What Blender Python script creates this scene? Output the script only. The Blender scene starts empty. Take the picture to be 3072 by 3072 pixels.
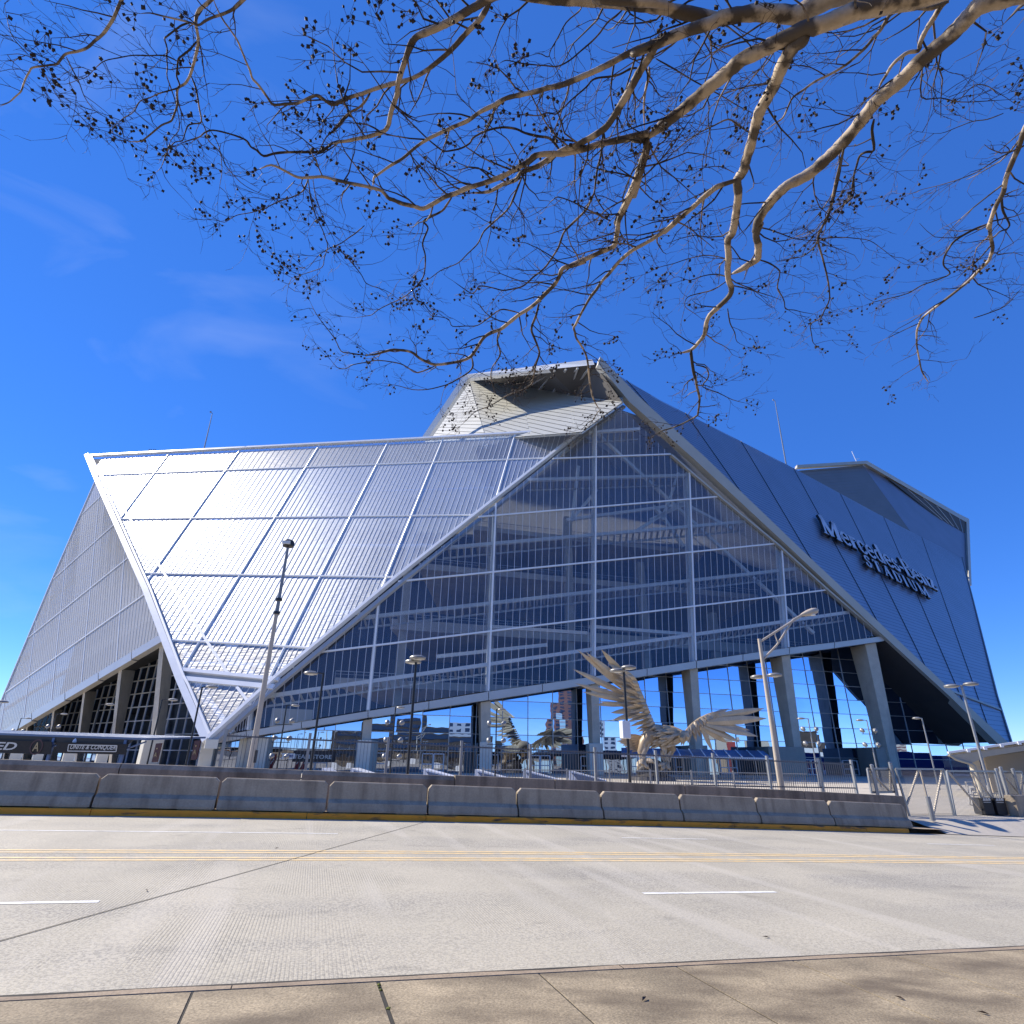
import bpy, bmesh, math, random
from mathutils import Vector as V3, Matrix
random.seed(7)
scene = bpy.context.scene
COL = scene.collection
R = math.radians
# ------------------------------------------------------------------ camera, light, exposure
F_PX, TH, ROLL = 1755.0, R(22.8), R(0.85)          # focal length in px of the 3072 px picture, pitch, roll
CAM = V3((0, 0, 1.65))
FW = V3((0, math.cos(TH), math.sin(TH)))
U0 = V3((0, -math.sin(TH), math.cos(TH))); R0 = V3((1, 0, 0))
UP = U0 * math.cos(ROLL) - R0 * math.sin(ROLL)
RT = R0 * math.cos(ROLL) + U0 * math.sin(ROLL)
cd = bpy.data.cameras.new('camera'); cam = bpy.data.objects.new('camera', cd); COL.objects.link(cam)
cd.sensor_width = 36; cd.sensor_fit = 'HORIZONTAL'; cd.lens = 36 * F_PX / 3072
cd.clip_start = 0.05; cd.clip_end = 6000
cam.matrix_world = Matrix(((RT.x, UP.x, -FW.x, CAM.x), (RT.y, UP.y, -FW.y, CAM.y), (RT.z, UP.z, -FW.z, CAM.z), (0, 0, 0, 1)))
scene.camera = cam
SUN_AZ, SUN_EL = R(66), R(41)                       # azimuth to the left of straight ahead
SUN = V3((-math.sin(SUN_AZ) * math.cos(SUN_EL), math.cos(SUN_AZ) * math.cos(SUN_EL), math.sin(SUN_EL)))
sl = bpy.data.lights.new('sun', 'SUN'); sl.energy = 4.9; sl.angle = R(0.55); sl.color = (1.0, 0.92, 0.79)
so = bpy.data.objects.new('sun', sl); COL.objects.link(so)
so.rotation_euler = (-SUN).to_track_quat('-Z', 'Y').to_euler()
so.location = (-60, 40, 90)
w = bpy.data.worlds.new('World'); scene.world = w; w.use_nodes = True
wt = w.node_tree; bg = wt.nodes['Background']
sky = wt.nodes.new('ShaderNodeTexSky'); sky.sky_type = 'NISHITA'; sky.sun_disc = False
sky.sun_elevation = SUN_EL; sky.sun_rotation = -SUN_AZ
sky.altitude = 3000; sky.air_density = 1.0; sky.dust_density = 0.0; sky.ozone_density = 5.0
hs = wt.nodes.new('ShaderNodeHueSaturation'); hs.inputs['Saturation'].default_value = 1.18; hs.inputs['Hue'].default_value = 0.507; hs.inputs["Value"].default_value = 1.5
tcw = wt.nodes.new('ShaderNodeTexCoord')
mpw = wt.nodes.new('ShaderNodeMapping'); mpw.inputs['Rotation'].default_value = (0, 0.35, 0.6); mpw.inputs['Scale'].default_value = (1.4, 5.0, 6.5)
nzw = wt.nodes.new('ShaderNodeTexNoise'); nzw.inputs['Scale'].default_value = 1.3; nzw.inputs['Detail'].default_value = 6; nzw.inputs['Distortion'].default_value = 0.6
rpw = wt.nodes.new('ShaderNodeMapRange'); rpw.inputs[1].default_value = 0.56; rpw.inputs[2].default_value = 0.85; rpw.inputs[3].default_value = 0; rpw.inputs[4].default_value = 0.15
mxw = wt.nodes.new('ShaderNodeMix'); mxw.data_type = 'RGBA'; mxw.inputs[7].default_value = (6.0, 6.6, 7.4, 1)
L = wt.links.new
gmw = wt.nodes.new('ShaderNodeGamma'); gmw.inputs[1].default_value = 1.12
L(sky.outputs[0], gmw.inputs[0]); L(gmw.outputs[0], hs.inputs['Color']); L(tcw.outputs['Generated'], mpw.inputs[0]); L(mpw.outputs[0], nzw.inputs[0])
L(nzw.outputs[0], rpw.inputs[0])
sxw = wt.nodes.new('ShaderNodeSeparateXYZ'); L(tcw.outputs['Generated'], sxw.inputs[0])
msk = wt.nodes.new('ShaderNodeMapRange'); msk.inputs[1].default_value = .05; msk.inputs[2].default_value = -.45; L(sxw.outputs[0], msk.inputs[0])
mlt = wt.nodes.new('ShaderNodeMath'); mlt.operation = 'MULTIPLY'; L(rpw.outputs[0], mlt.inputs[0]); L(msk.outputs[0], mlt.inputs[1]); L(mlt.outputs[0], mxw.inputs[0])
clr = wt.nodes.new('ShaderNodeMix'); clr.data_type = 'RGBA'; clr.inputs[0].default_value = .52; clr.inputs[7].default_value = (.38, 1.30, 4.9, 1)   # evens out the haze towards the horizon
L(hs.outputs[0], clr.inputs[6]); L(clr.outputs[2], mxw.inputs[6]); L(mxw.outputs[2], bg.inputs[0])
bg.inputs[1].default_value = 0.098
vs = scene.view_settings; vs.view_transform = 'Standard'; vs.look = 'None'; vs.gamma = 1; vs.use_curve_mapping = False
vs.exposure = 0.68
scene.render.engine = 'CYCLES'
scene.cycles.max_bounces = 8; scene.cycles.transparent_max_bounces = 16; scene.cycles.caustics_reflective = False; scene.cycles.caustics_refractive = False
scene.cycles.sample_clamp_indirect = 6

# ------------------------------------------------------------------ geometry helpers
def ray(x, y):
    return (RT * (x - 1536) + UP * (1536 - y) + FW * F_PX).normalized()
def pl(x, y, P, n, off=0.0):                        # sight line through a point of the photograph met with a plane
    d = ray(x, y); n = V3(n); t = ((P - CAM).dot(n)) / d.dot(n)
    return CAM + d * t + n * off
def at_y(x, y, Y):
    d = ray(x, y); return CAM + d * (Y / d.y)
def at_z(x, y, z):
    d = ray(x, y); return CAM + d * ((z - CAM.z) / d.z)
A17 = R(17)
UD = V3((math.cos(A17), math.sin(A17), 0)); VD = V3((-math.sin(A17), math.cos(A17), 0))   # along / across the road
def zr(u):
    u = max(-26, min(46, u)); return -.029 * u - .00025 * u * u
def uv(u, v, z=0.0):                                # a point on the road frame, z above the road surface
    p = UD * u + VD * v; return V3((p.x, p.y, zr(u) + z))
def at_v(x, y, v):
    d = ray(x, y); return CAM + d * (v / d.dot(VD))
def u_at(x, y, v):
    return at_v(x, y, v).dot(UD)

ORI = {}
class MB:
    def __init__(s): s.v = []; s.f = []
    def add(s, vs_, fs):
        o = len(s.v); s.v += [V3(p) for p in vs_]; s.f += [tuple(i + o for i in f) for f in fs]; return s
    def poly(s, pts): return s.add(pts, [tuple(range(len(pts)))])
    def slab(s, pts, d):                            # polygon pushed along vector d to a closed plate
        n = len(pts); d = V3(d)
        return s.add(list(pts) + [V3(p) + d for p in pts], [tuple(range(n)), tuple(range(2 * n - 1, n - 1, -1))] + [(i, i + n, (i + 1) % n + n, (i + 1) % n) for i in range(n)])
    def bar(s, p, q, w, h=None, up=(0, 0, 1)):      # rectangular bar from p to q
        p, q = V3(p), V3(q); h = h or w; d = (q - p).normalized(); up = V3(up)
        a = d.cross(up)
        if a.length < 1e-4: a = d.cross(V3((1, 0, 0)))
        a.normalize(); b = a.cross(d).normalized()
        c = [a * w / 2 + b * h / 2, -a * w / 2 + b * h / 2, -a * w / 2 - b * h / 2, a * w / 2 - b * h / 2]
        return s.add([p + k for k in c] + [q + k for k in c], [(3, 2, 1, 0), (4, 5, 6, 7)] + [(i, (i + 1) % 4, (i + 1) % 4 + 4, i + 4) for i in range(4)])
    def box(s, c, sx, sy, sz, rz=0.0):
        c = V3(c); ca, sa = math.cos(rz), math.sin(rz); vv = []
        for z in (-.5, .5):
            for x, y in ((-.5, -.5), (.5, -.5), (.5, .5), (-.5, .5)):
                vv.append(c + V3((x * sx * ca - y * sy * sa, x * sx * sa + y * sy * ca, z * sz)))
        return s.add(vv, [(3, 2, 1, 0), (4, 5, 6, 7), (0, 1, 5, 4), (1, 2, 6, 5), (2, 3, 7, 6), (3, 0, 4, 7)])
    def tube(s, pts, rad, n=8, cap=True):
        pts = [V3(p) for p in pts]; m = len(pts)
        if not hasattr(rad, '__len__'): rad = [rad] * m
        vv = []; a = None
        for i, p in enumerate(pts):
            d = (pts[min(i + 1, m - 1)] - pts[max(i - 1, 0)])
            d = d.normalized() if d.length > 1e-9 else V3((0, 0, 1))
            if a is None:
                a = d.cross(V3((0, 0, 1)))
                if a.length < 1e-3: a = d.cross(V3((1, 0, 0)))
            a = (a - d * a.dot(d)); a = a.normalized() if a.length > 1e-6 else d.orthogonal().normalized()
            b = d.cross(a)
            for k in range(n):
                t = 2 * math.pi * k / n; vv.append(p + (a * math.cos(t) + b * math.sin(t)) * rad[i])
        fs = [(i * n + k, i * n + (k + 1) % n, (i + 1) * n + (k + 1) % n, (i + 1) * n + k) for i in range(m - 1) for k in range(n)]
        if cap: fs += [tuple(range(n - 1, -1, -1)), tuple((m - 1) * n + k for k in range(n))]
        return s.add(vv, fs)
    def lathe(s, c, prof, n=14, ax=(0, 0, 1)):      # prof: (radius, height) list along ax
        c = V3(c); ax = V3(ax).normalized(); a = ax.orthogonal().normalized(); b = ax.cross(a); vv = []
        for r, h in prof:
            for k in range(n):
                t = 2 * math.pi * k / n; vv.append(c + ax * h + (a * math.cos(t) + b * math.sin(t)) * r)
        m = len(prof)
        return s.add(vv, [(i * n + k, i * n + (k + 1) % n, (i + 1) * n + (k + 1) % n, (i + 1) * n + k) for i in range(m - 1) for k in range(n)] + [tuple(range(n - 1, -1, -1)), tuple((m - 1) * n + k for k in range(n))])
    def build(s, name, mat, parent=None, smooth=False, recalc=True, kind=None, label=None, bevel=0):
        o0 = ORI.get(parent.name, V3((0, 0, 0))) if parent else V3((0, 0, 0))
        me = bpy.data.meshes.new(name); me.from_pydata([v - o0 for v in s.v], [], s.f)
        if recalc or bevel:
            b = bmesh.new(); b.from_mesh(me); bmesh.ops.recalc_face_normals(b, faces=b.faces)
            if bevel: bmesh.ops.bevel(b, geom=[e for e in b.edges if e.calc_face_angle(0) > .5], offset=bevel, segments=2, profile=.5, affect='EDGES')
            b.to_mesh(me); b.free()
        if smooth:
            me.polygons.foreach_set('use_smooth', [True] * len(me.polygons))
            if smooth != 'all' : me.set_sharp_from_angle(angle=R(40))
        me.materials.append(mat)
        o = bpy.data.objects.new(name, me); COL.objects.link(o)
        if parent: o.parent = parent
        ORI[o.name] = o0
        if kind: o['kind'] = kind
        if label: o['label'] = label
        return o
def thing(name, label, cat, loc=(0, 0, 0), group=None):
    o = bpy.data.objects.new(name, None); COL.objects.link(o); o.location = loc; o.empty_display_size = .3
    o['label'] = label; o['category'] = cat
    if group: o['group'] = group
    ORI[o.name] = V3(loc); return o
def tag(o, label, cat, group=None):
    o['label'] = label; o['category'] = cat
    if group: o['group'] = group
    return o
def text_geo(s, size=1.0, shear=0.0, depth=0.0):    # flat lettering as a mesh: x to the right, y up
    c = bpy.data.curves.new('lettering', 'FONT'); c.body = s; c.size = size; c.shear = shear; c.extrude = depth; c.align_x = 'LEFT'; c.resolution_u = 3; c.offset = .018
    o = bpy.data.objects.new('lettering', c); COL.objects.link(o)
    bpy.context.view_layer.update()
    me = bpy.data.meshes.new_from_object(o.evaluated_get(bpy.context.evaluated_depsgraph_get()))
    vv = [v.co.copy() for v in me.vertices]; ff = [tuple(p.vertices) for p in me.polygons]
    bpy.data.objects.remove(o); bpy.data.curves.remove(c); bpy.data.meshes.remove(me)
    return vv, ff
def place_text(mb, s, O, ex, ey, en, width=None, height=1.0, shear=0.0, depth=0.0):
    vv, ff = text_geo(s, 1.0, shear, 0)
    x0 = min(v.x for v in vv); x1 = max(v.x for v in vv); y0 = min(v.y for v in vv); y1 = max(v.y for v in vv)
    sy = height / (y1 - y0); sx = (width / (x1 - x0)) if width else sy
    mb.add([O + ex * ((v.x - x0) * sx) + ey * ((v.y - y0) * sy) + en * depth for v in vv], ff)

# ------------------------------------------------------------------ materials
def mat(name, col, rough=.6, metal=0.0, spec=.5, noise=None, noise2=None, bump=None, stain_shade=None, coords='Object'):
    """noise=(scale, amount): mottling; noise2 the same at another scale; bump=(scale, strength); stain=(colour, scale(x,y,z), lo, hi)"""
    m = bpy.data.materials.new(name); m.use_nodes = True; t = m.node_tree; b = t.nodes['Principled BSDF']
    b.inputs['Base Color'].default_value = (*col, 1); b.inputs['Roughness'].default_value = rough
    b.inputs['Metallic'].default_value = metal; b.inputs['Specular IOR Level'].default_value = spec
    tc = t.nodes.new('ShaderNodeNewGeometry'); coords = 'Position'; cur = None
    def rgb(c):
        n = t.nodes.new('ShaderNodeRGB'); n.outputs[0].default_value = (*c, 1); return n.outputs[0]
    for nz in (noise, noise2):
        if nz:
            n = t.nodes.new('ShaderNodeTexNoise'); n.inputs['Scale'].default_value = nz[0]; n.inputs['Detail'].default_value = 5
            if len(nz) > 2:
                mp = t.nodes.new('ShaderNodeMapping'); mp.inputs['Scale'].default_value = nz[2]; t.links.new(tc.outputs[coords], mp.inputs[0]); t.links.new(mp.outputs[0], n.inputs[0])
            else: t.links.new(tc.outputs[coords], n.inputs[0])
            mr = t.nodes.new('ShaderNodeMapRange'); mr.inputs[1].default_value = .3; mr.inputs[2].default_value = .7
            mr.inputs[3].default_value = 1 - nz[1]; mr.inputs[4].default_value = 1 + nz[1]; t.links.new(n.outputs[0], mr.inputs[0])
            mx = t.nodes.new('ShaderNodeVectorMath'); mx.operation = 'SCALE'
            t.links.new(cur if cur else rgb(col), mx.inputs[0]); t.links.new(mr.outputs[0], mx.inputs['Scale']); cur = mx.outputs[0]
    if stain_shade:
        n = t.nodes.new('ShaderNodeTexNoise'); n.inputs['Scale'].default_value = 1; n.inputs['Detail'].default_value = 6
        mp = t.nodes.new('ShaderNodeMapping'); mp.inputs['Scale'].default_value = stain_shade[1]; t.links.new(tc.outputs[coords], mp.inputs[0]); t.links.new(mp.outputs[0], n.inputs[0])
        mr = t.nodes.new('ShaderNodeMapRange'); mr.inputs[1].default_value = stain_shade[2]; mr.inputs[2].default_value = stain_shade[3]
        mr.inputs[4].default_value = stain_shade[4] if len(stain_shade) > 4 else .8; t.links.new(n.outputs[0], mr.inputs[0])
        mx = t.nodes.new('ShaderNodeMix'); mx.data_type = 'RGBA'; mx.inputs[7].default_value = (*stain_shade[0], 1)
        t.links.new(mr.outputs[0], mx.inputs[0]); t.links.new(cur if cur else rgb(col), mx.inputs[6]); cur = mx.outputs[2]
    if cur: t.links.new(cur, b.inputs['Base Color'])
    if bump:
        n = t.nodes.new('ShaderNodeTexNoise'); n.inputs['Scale'].default_value = bump[0]; n.inputs['Detail'].default_value = 4
        if len(bump) > 3:
            mp = t.nodes.new('ShaderNodeMapping'); mp.inputs['Scale'].default_value = bump[3]; t.links.new(tc.outputs[coords], mp.inputs[0]); t.links.new(mp.outputs[0], n.inputs[0])
        else: t.links.new(tc.outputs[coords], n.inputs[0])
        bp = t.nodes.new('ShaderNodeBump'); bp.inputs['Strength'].default_value = bump[1]; bp.inputs['Distance'].default_value = bump[2] if len(bump) > 2 else .01
        t.links.new(n.outputs[0], bp.inputs['Height']); t.links.new(bp.outputs[0], b.inputs['Normal'])
    return m
def film(name, tint, see, gloss, body, body_col, rough, bump=None, gcol=(1, 1, 1), gl_edge=None):
    """translucent facade film: see-through + glossy + milky body; gl_edge lets the gloss rise at grazing angles"""
    m = bpy.data.materials.new(name); m.use_nodes = True; t = m.node_tree; N = t.nodes
    N.remove(N['Principled BSDF']); out = N['Material Output']
    tr = N.new('ShaderNodeBsdfTransparent'); tr.inputs[0].default_value = (*tint, 1)
    gl = N.new('ShaderNodeBsdfGlossy'); gl.inputs['Color'].default_value = (*gcol, 1); gl.inputs['Roughness'].default_value = rough
    df = N.new('ShaderNodeBsdfDiffuse'); df.inputs[0].default_value = (*body_col, 1)
    tl = N.new('ShaderNodeBsdfTranslucent'); tl.inputs[0].default_value = (*body_col, 1)
    m0 = N.new('ShaderNodeMixShader'); m0.inputs[0].default_value = .45; t.links.new(df.outputs[0], m0.inputs[1]); t.links.new(tl.outputs[0], m0.inputs[2])
    m1 = N.new('ShaderNodeMixShader'); m1.inputs[0].default_value = body / max(1e-6, body + see); t.links.new(tr.outputs[0], m1.inputs[1]); t.links.new(m0.outputs[0], m1.inputs[2])
    m2 = N.new('ShaderNodeMixShader'); t.links.new(m1.outputs[0], m2.inputs[1]); t.links.new(gl.outputs[0], m2.inputs[2])
    lw = N.new('ShaderNodeLayerWeight'); lw.inputs[0].default_value = .35
    mr = N.new('ShaderNodeMapRange'); mr.inputs[3].default_value = gloss; mr.inputs[4].default_value = gl_edge if gl_edge is not None else min(1, gloss + .35)
    t.links.new(lw.outputs['Fresnel'], mr.inputs[0]); t.links.new(mr.outputs[0], m2.inputs[0]); t.links.new(m2.outputs[0], out.inputs[0])
    if bump:
        tc = N.new('ShaderNodeTexCoord'); mp = N.new('ShaderNodeMapping'); mp.inputs['Scale'].default_value = bump[0]
        n = N.new('ShaderNodeTexNoise'); n.inputs['Scale'].default_value = 1; n.inputs['Detail'].default_value = 3
        t.links.new(tc.outputs['Object'], mp.inputs[0]); t.links.new(mp.outputs[0], n.inputs[0])
        bp = N.new('ShaderNodeBump'); bp.inputs['Strength'].default_value = bump[1]; bp.inputs['Distance'].default_value = bump[2]
        t.links.new(n.outputs[0], bp.inputs['Height']); t.links.new(bp.outputs[0], gl.inputs['Normal'])
    return m
M = {}
M['white_steel'] = mat('white_steel', (.82, .81, .78), .35)
M['rail_white'] = mat('rail_white', (.72, .73, .74), .3, noise=(.6, .05))
M['alu'] = mat('alu_band', (.47, .45, .42), .35, .3, noise=(.4, .04))
M['strip_grey'] = mat('strip_grey', (.48, .50, .55), .4)
M['beige_fascia'] = mat('beige_fascia', (.42, .40, .34), .45, .1, noise=(.3, .05))
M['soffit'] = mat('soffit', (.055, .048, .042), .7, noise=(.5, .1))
M['concrete_col'] = mat('concrete_column', (.50, .45, .36), .8, noise=(.7, .1), noise2=(6, .06), stain_shade=((.2, .19, .17), (.5, .5, .12), .55, .75, .5))
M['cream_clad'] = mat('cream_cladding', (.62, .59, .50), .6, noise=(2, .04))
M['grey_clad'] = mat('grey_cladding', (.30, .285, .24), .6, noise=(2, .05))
M['cladding'] = mat('metal_cladding', (.27, .28, .345), .34, .45, noise=(.15, .08), bump=(.35, .1, .05))
M['cladding_white'] = mat('white_cladding', (.46, .46, .42), .5, .0, noise=(.2, .04))
M['cladding_grey'] = mat('grey_metal_cladding', (.19, .195, .20), .4, .3, noise=(.2, .05))
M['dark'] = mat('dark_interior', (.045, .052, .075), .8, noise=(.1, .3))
M['slab_beige'] = mat('floor_slab', (.55, .49, .40), .8, noise=(.3, .1))
M['roof'] = None
M['B'] = film('pillow_film', (.78, .87, 1.0), .66, .14, .21, (.88, .90, .93), .37, ((.5, .5, 4), .25, .25), (1, 1, 1), .2)
M['roof'] = film('roof_film', (.5, .55, .6), .14, .02, .8, (.62, .62, .62), .4, None, (1, 1, 1), .05)
M['A'] = film('clear_film', (.82, .84, .84), .92, .055, .05, (.5, .53, .6), .05, ((.25, .25, .5), .12, .10), (.75, .82, 1), .17)
M['C'] = film('milky_film', (.6, .64, .68), .16, .03, .84, (.80, .77, .70), .35, None, (.9, .93, 1), .10)
M['glass'] = film('mirror_glass', (.10, .12, .16), .5, .74, .0, (0, 0, 0), .0, ((.14, .14, .22), .02, .45), (.44, .62, .95), .85)
M['glass_dark'] = film('dark_glass', (.10, .12, .15), .6, .34, .0, (0, 0, 0), .0, ((.14, .14, .22), .045, .5), (.7, .8, 1.0), .8)
M['jersey'] = mat('barrier_concrete', (.36, .295, .21), .85, noise=(1.6, .14), noise2=(22, .10), bump=(30, .25, .01), stain_shade=((.10, .07, .045), (3.2, 3.2, .35), .50, .70, .5))
M['wall'] = mat('parapet_concrete', (.28, .23, .17), .88, noise=(1.1, .16), noise2=(18, .1), bump=(26, .25, .01), stain_shade=((.045, .036, .027), (2.2, 2.2, .25), .46, .68, .65))
M['kerb_yellow'] = mat('kerb_paint', (1.0, .32, .008), .6, noise=(3, .12), bump=(20, .3, .01), stain_shade=((.055, .04, .025), (1.1, 1.1, 6), .56, .68, .9))
M['pole_dark'] = mat('dark_bronze_pole', (.025, .023, .022), .4, .3)
M['pole_grey'] = mat('galvanised_steel', (.32, .32, .31), .4, .5, noise=(3, .08))
M['pole_tan'] = mat('tan_painted_pole', (.46, .39, .30), .5, .0, noise=(3, .06))
M['lamp_grey'] = mat('lamp_housing', (.23, .23, .225), .4, .2)
M['lens'] = mat('lamp_lens', (.62, .62, .58), .2)
M['black'] = mat('black_sheet', (.012, .012, .014), .5)
M['print_white'] = mat('white_print', (.55, .53, .47), .6)
M['print_gold'] = mat('gold_print', (.32, .24, .12), .6)
M['maroon'] = mat('maroon_board', (.05, .009, .010), .5)
M['banner'] = mat('banner_mesh', (.018, .016, .014), .8, noise=(8, .15))
M['blue_roof'] = mat('blue_sheet', (.09, .13, .22), .35, .2)
M['letter_side'] = mat('letter_return', (.008, .009, .011), .4)
M['letter_face'] = mat('letter_face', (.46, .49, .57), .4)
M['feather'] = mat('brushed_feather_steel', (.44, .35, .235), .42, .08, noise=(.8, .12), noise2=(7, .08), bump=(9, .12, .02))
M['eagle_body'] = mat('brushed_body_steel', (.34, .25, .15), .45, .08, noise=(1.4, .2))
M['football'] = mat('dark_bronze_ball', (.06, .055, .055), .5, .4, noise=(2, .2))
M['fence'] = mat('fence_wire', (.13, .13, .135), .5, .4)
M['bark'] = mat('smooth_bark', (.50, .40, .29), .75, noise=(5, .22), noise2=(28, .12), bump=(30, .5, .006), stain_shade=((.055, .04, .028), (5, 5, 5), .46, .54, .93))  # dark patches in the bark colour serve as peel pattern and as shading
M['bark_thin'] = mat('thin_branch_bark', (.22, .17, .125), .8, noise=(18, .3), stain_shade=((.022, .016, .012), (6, 6, 6), .38, .50, .97))  # dark patches put shade into the colour of the thin branches
M['twig'] = mat('twig_bark', (.06, .04, .028), .85, noise=(20, .35))
M['pod'] = mat('seed_pod', (.022, .014, .010), .8)
M['white_paint'] = mat('road_white', (.74, .74, .71), .6, noise=(9, .12), stain_shade=((.44, .42, .38), (6, 6, 6), .5, .72, .8))
M['yellow_paint'] = mat('road_yellow', (.72, .53, .26), .6, noise=(9, .12), stain_shade=((.46, .42, .34), (5, 5, 5), .46, .7, .85))
M['joint'] = mat('joint_sealant', (.03, .027, .022), .9)
M['moss'] = mat('moss', (.10, .11, .015), .95, noise=(30, .5))
# ------------------------------------------------------------------ ground, road, pavement
def road_material():
    m = bpy.data.materials.new('road_concrete'); m.use_nodes = True; t = m.node_tree; N = t.nodes; b = N['Principled BSDF']; K = t.links.new
    tc = N.new('ShaderNodeTexCoord'); mp = N.new('ShaderNodeMapping'); mp.inputs['Rotation'].default_value = (0, 0, -A17); K(tc.outputs['Object'], mp.inputs[0])
    def noise(scale, det=5, dist=0, vec=(1, 1, 1)):
        q = N.new('ShaderNodeMapping'); q.inputs['Scale'].default_value = vec; K(mp.outputs[0], q.inputs[0])
        n = N.new('ShaderNodeTexNoise'); n.inputs['Scale'].default_value = scale; n.inputs['Detail'].default_value = det; n.inputs['Distortion'].default_value = dist; K(q.outputs[0], n.inputs[0]); return n.outputs[0]
    def rng(s, a, b_, c=0., d=1.):
        n = N.new('ShaderNodeMapRange'); n.inputs[1].default_value = a; n.inputs[2].default_value = b_; n.inputs[3].default_value = c; n.inputs[4].default_value = d; K(s, n.inputs[0]); return n.outputs[0]
    def math_(op, a, b_):
        n = N.new('ShaderNodeMath'); n.operation = op
        for i, x in enumerate((a, b_)):
            if isinstance(x, (int, float)): n.inputs[i].default_value = x
            else: K(x, n.inputs[i])
        return n.outputs[0]
    def mix(f, a, b_):
        n = N.new('ShaderNodeMix'); n.data_type = 'RGBA'
        K(f, n.inputs[0]) if not isinstance(f, float) else None
        for i, x in ((6, a), (7, b_)):
            if isinstance(x, tuple): n.inputs[i].default_value = (*x, 1)
            else: K(x, n.inputs[i])
        return n.outputs[2]
    c = mix(rng(noise(.35, 4, .5), .35, .65), (.445, .403, .31), (.39, .355, .275))
    worn = math_('MULTIPLY', rng(noise(1.0, 4, .3, (.12, .55, 1)), .44, .62), rng(noise(1.0, 3, .3, (.3, .3, 1)), .35, .6))   # worn wheel paths show aggregate
    speck = rng(noise(34, 3), .46, .56); speck2 = rng(noise(75, 2), .50, .60)
    c = mix(math_('MULTIPLY', speck, rng(worn, 0, 1, .34, .85)), c, (.15, .14, .125))
    c = mix(math_('MULTIPLY', speck2, .32), c, (.60, .57, .50))
    c = mix(math_('MULTIPLY', worn, .22), c, (.26, .255, .24))
    wv = N.new('ShaderNodeTexWave'); wv.wave_type = 'BANDS'; wv.bands_direction = 'X'; wv.inputs['Scale'].default_value = 9.0; wv.inputs['Distortion'].default_value = .5; wv.inputs['Detail'].default_value = 1; wv.inputs['Detail Scale'].default_value = .6
    K(mp.outputs[0], wv.inputs[0])
    patch = rng(noise(.45, 4, .6, (1, .6, 1)), .46, .60, .0, 1)
    groove = math_('MULTIPLY', rng(wv.outputs[0], .12, .5, 1, 0), patch)                       # transverse tining
    c = mix(math_('MULTIPLY', groove, .34), c, (.20, .185, .15))
    spots = math_('MULTIPLY', rng(noise(1.9, 2, .8, (.5, 1, 1)), .64, .74), .30); c = mix(spots, c, (.16, .15, .13))
    streak = rng(noise(1, 2, .2, (1.1, .08, 1)), .56, .64)                                      # faint paler trowel bands across the lanes
    c = mix(math_('MULTIPLY', streak, .22), c, (.56, .52, .45))
    K(c, b.inputs['Base Color']); b.inputs['Roughness'].default_value = .82; b.inputs['Specular IOR Level'].default_value = .35
    h = math_('ADD', math_('MULTIPLY', groove, -1.0), math_('MULTIPLY', noise(45, 3), .55))
    bp = N.new('ShaderNodeBump'); bp.inputs['Strength'].default_value = .5; bp.inputs['Distance'].default_value = .006; K(h, bp.inputs['Height']); K(bp.outputs[0], b.inputs['Normal'])
    return m
M['road'] = road_material()
M['sidewalk'] = mat('sidewalk_concrete', (.285, .23, .15), .88, noise=(1.3, .3), noise2=(55, .34), bump=(60, .5, .008), stain_shade=((.10, .075, .048), (1.1, 2.2, 1), .42, .66, .85))
M['kerb'] = mat('kerb_concrete', (.31, .24, .165), .88, noise=(3, .2), noise2=(50, .2), bump=(50, .4, .008), stain_shade=((.14, .10, .07), (3, 3, 3), .5, .7, .6))
M['plaza'] = mat('plaza_concrete', (.46, .415, .34), .85, noise=(.4, .08), noise2=(12, .07))
M['ground'] = mat('far_ground', (.14, .135, .12), .9, noise=(.05, .2))
def strip(mb, v0, v1, z0, z1, ua, ub, du=1.5):
    n = max(1, int(round((ub - ua) / du))); us = [ua + (ub - ua) * i / n for i in range(n + 1)]
    for a, b in zip(us, us[1:]): mb.poly([uv(a, v0, z0), uv(b, v0, z0), uv(b, v1, z1), uv(a, v1, z1)])
def struct(o): o['kind'] = 'structure'; return o
VE, VK, VB, VW = 5.56, 19.2, 19.62, 20.8          # sidewalk edge, far kerb, barrier line, parapet line
SWZ = .12
m = MB(); strip(m, VE - .02, VK + .05, 0, 0, -70, 90, 1.5); road = struct(m.build('road', M['road'], recalc=False))
m = MB(); m.poly([V3((-900, -900, -3.2)), V3((900, -900, -3.2)), V3((900, 1400, -3.2)), V3((-900, 1400, -3.2))]); struct(m.build('ground', M['ground'], recalc=False))
PZ = -.45
m = MB(); q = [UD * -170 + VD * 21.0, UD * 24 + VD * 21.0, UD * 24 + VD * 21.9, UD * 260 + VD * 21.9, UD * 260 + VD * 300, UD * -170 + VD * 300]
m.slab([V3((p.x, p.y, PZ)) for p in q], (0, 0, -2)); plaza = struct(m.build('plaza', M['plaza']))
# driveway apron climbing from the road to the plaza beside the end of the wall
m = MB(); us = [23.4 + i * .8 for i in range(22)]
def apz(u, k): return (zr(u) + .02) * (1 - k) + (PZ + .004) * k
for a, b in zip(us, us[1:]):
    for v0, v1, k0, k1 in ((VK - .02, 20.6, 0, .92), (20.6, 21.95, .92, 1)):
        P = []
        for u_, v_, k in ((a, v0, k0), (b, v0, k0), (b, v1, k1), (a, v1, k1)):
            p = UD * u_ + VD * v_; P.append(V3((p.x, p.y, apz(u_, k))))
        m.poly(P)
struct(m.build('driveway', M['plaza'], recalc=False))
m = MB(); strip(m, VK + .16, 21.2, .15, .15, -70, 23.6, 1.5); struct(m.build('median', M['kerb'], recalc=False))
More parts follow.
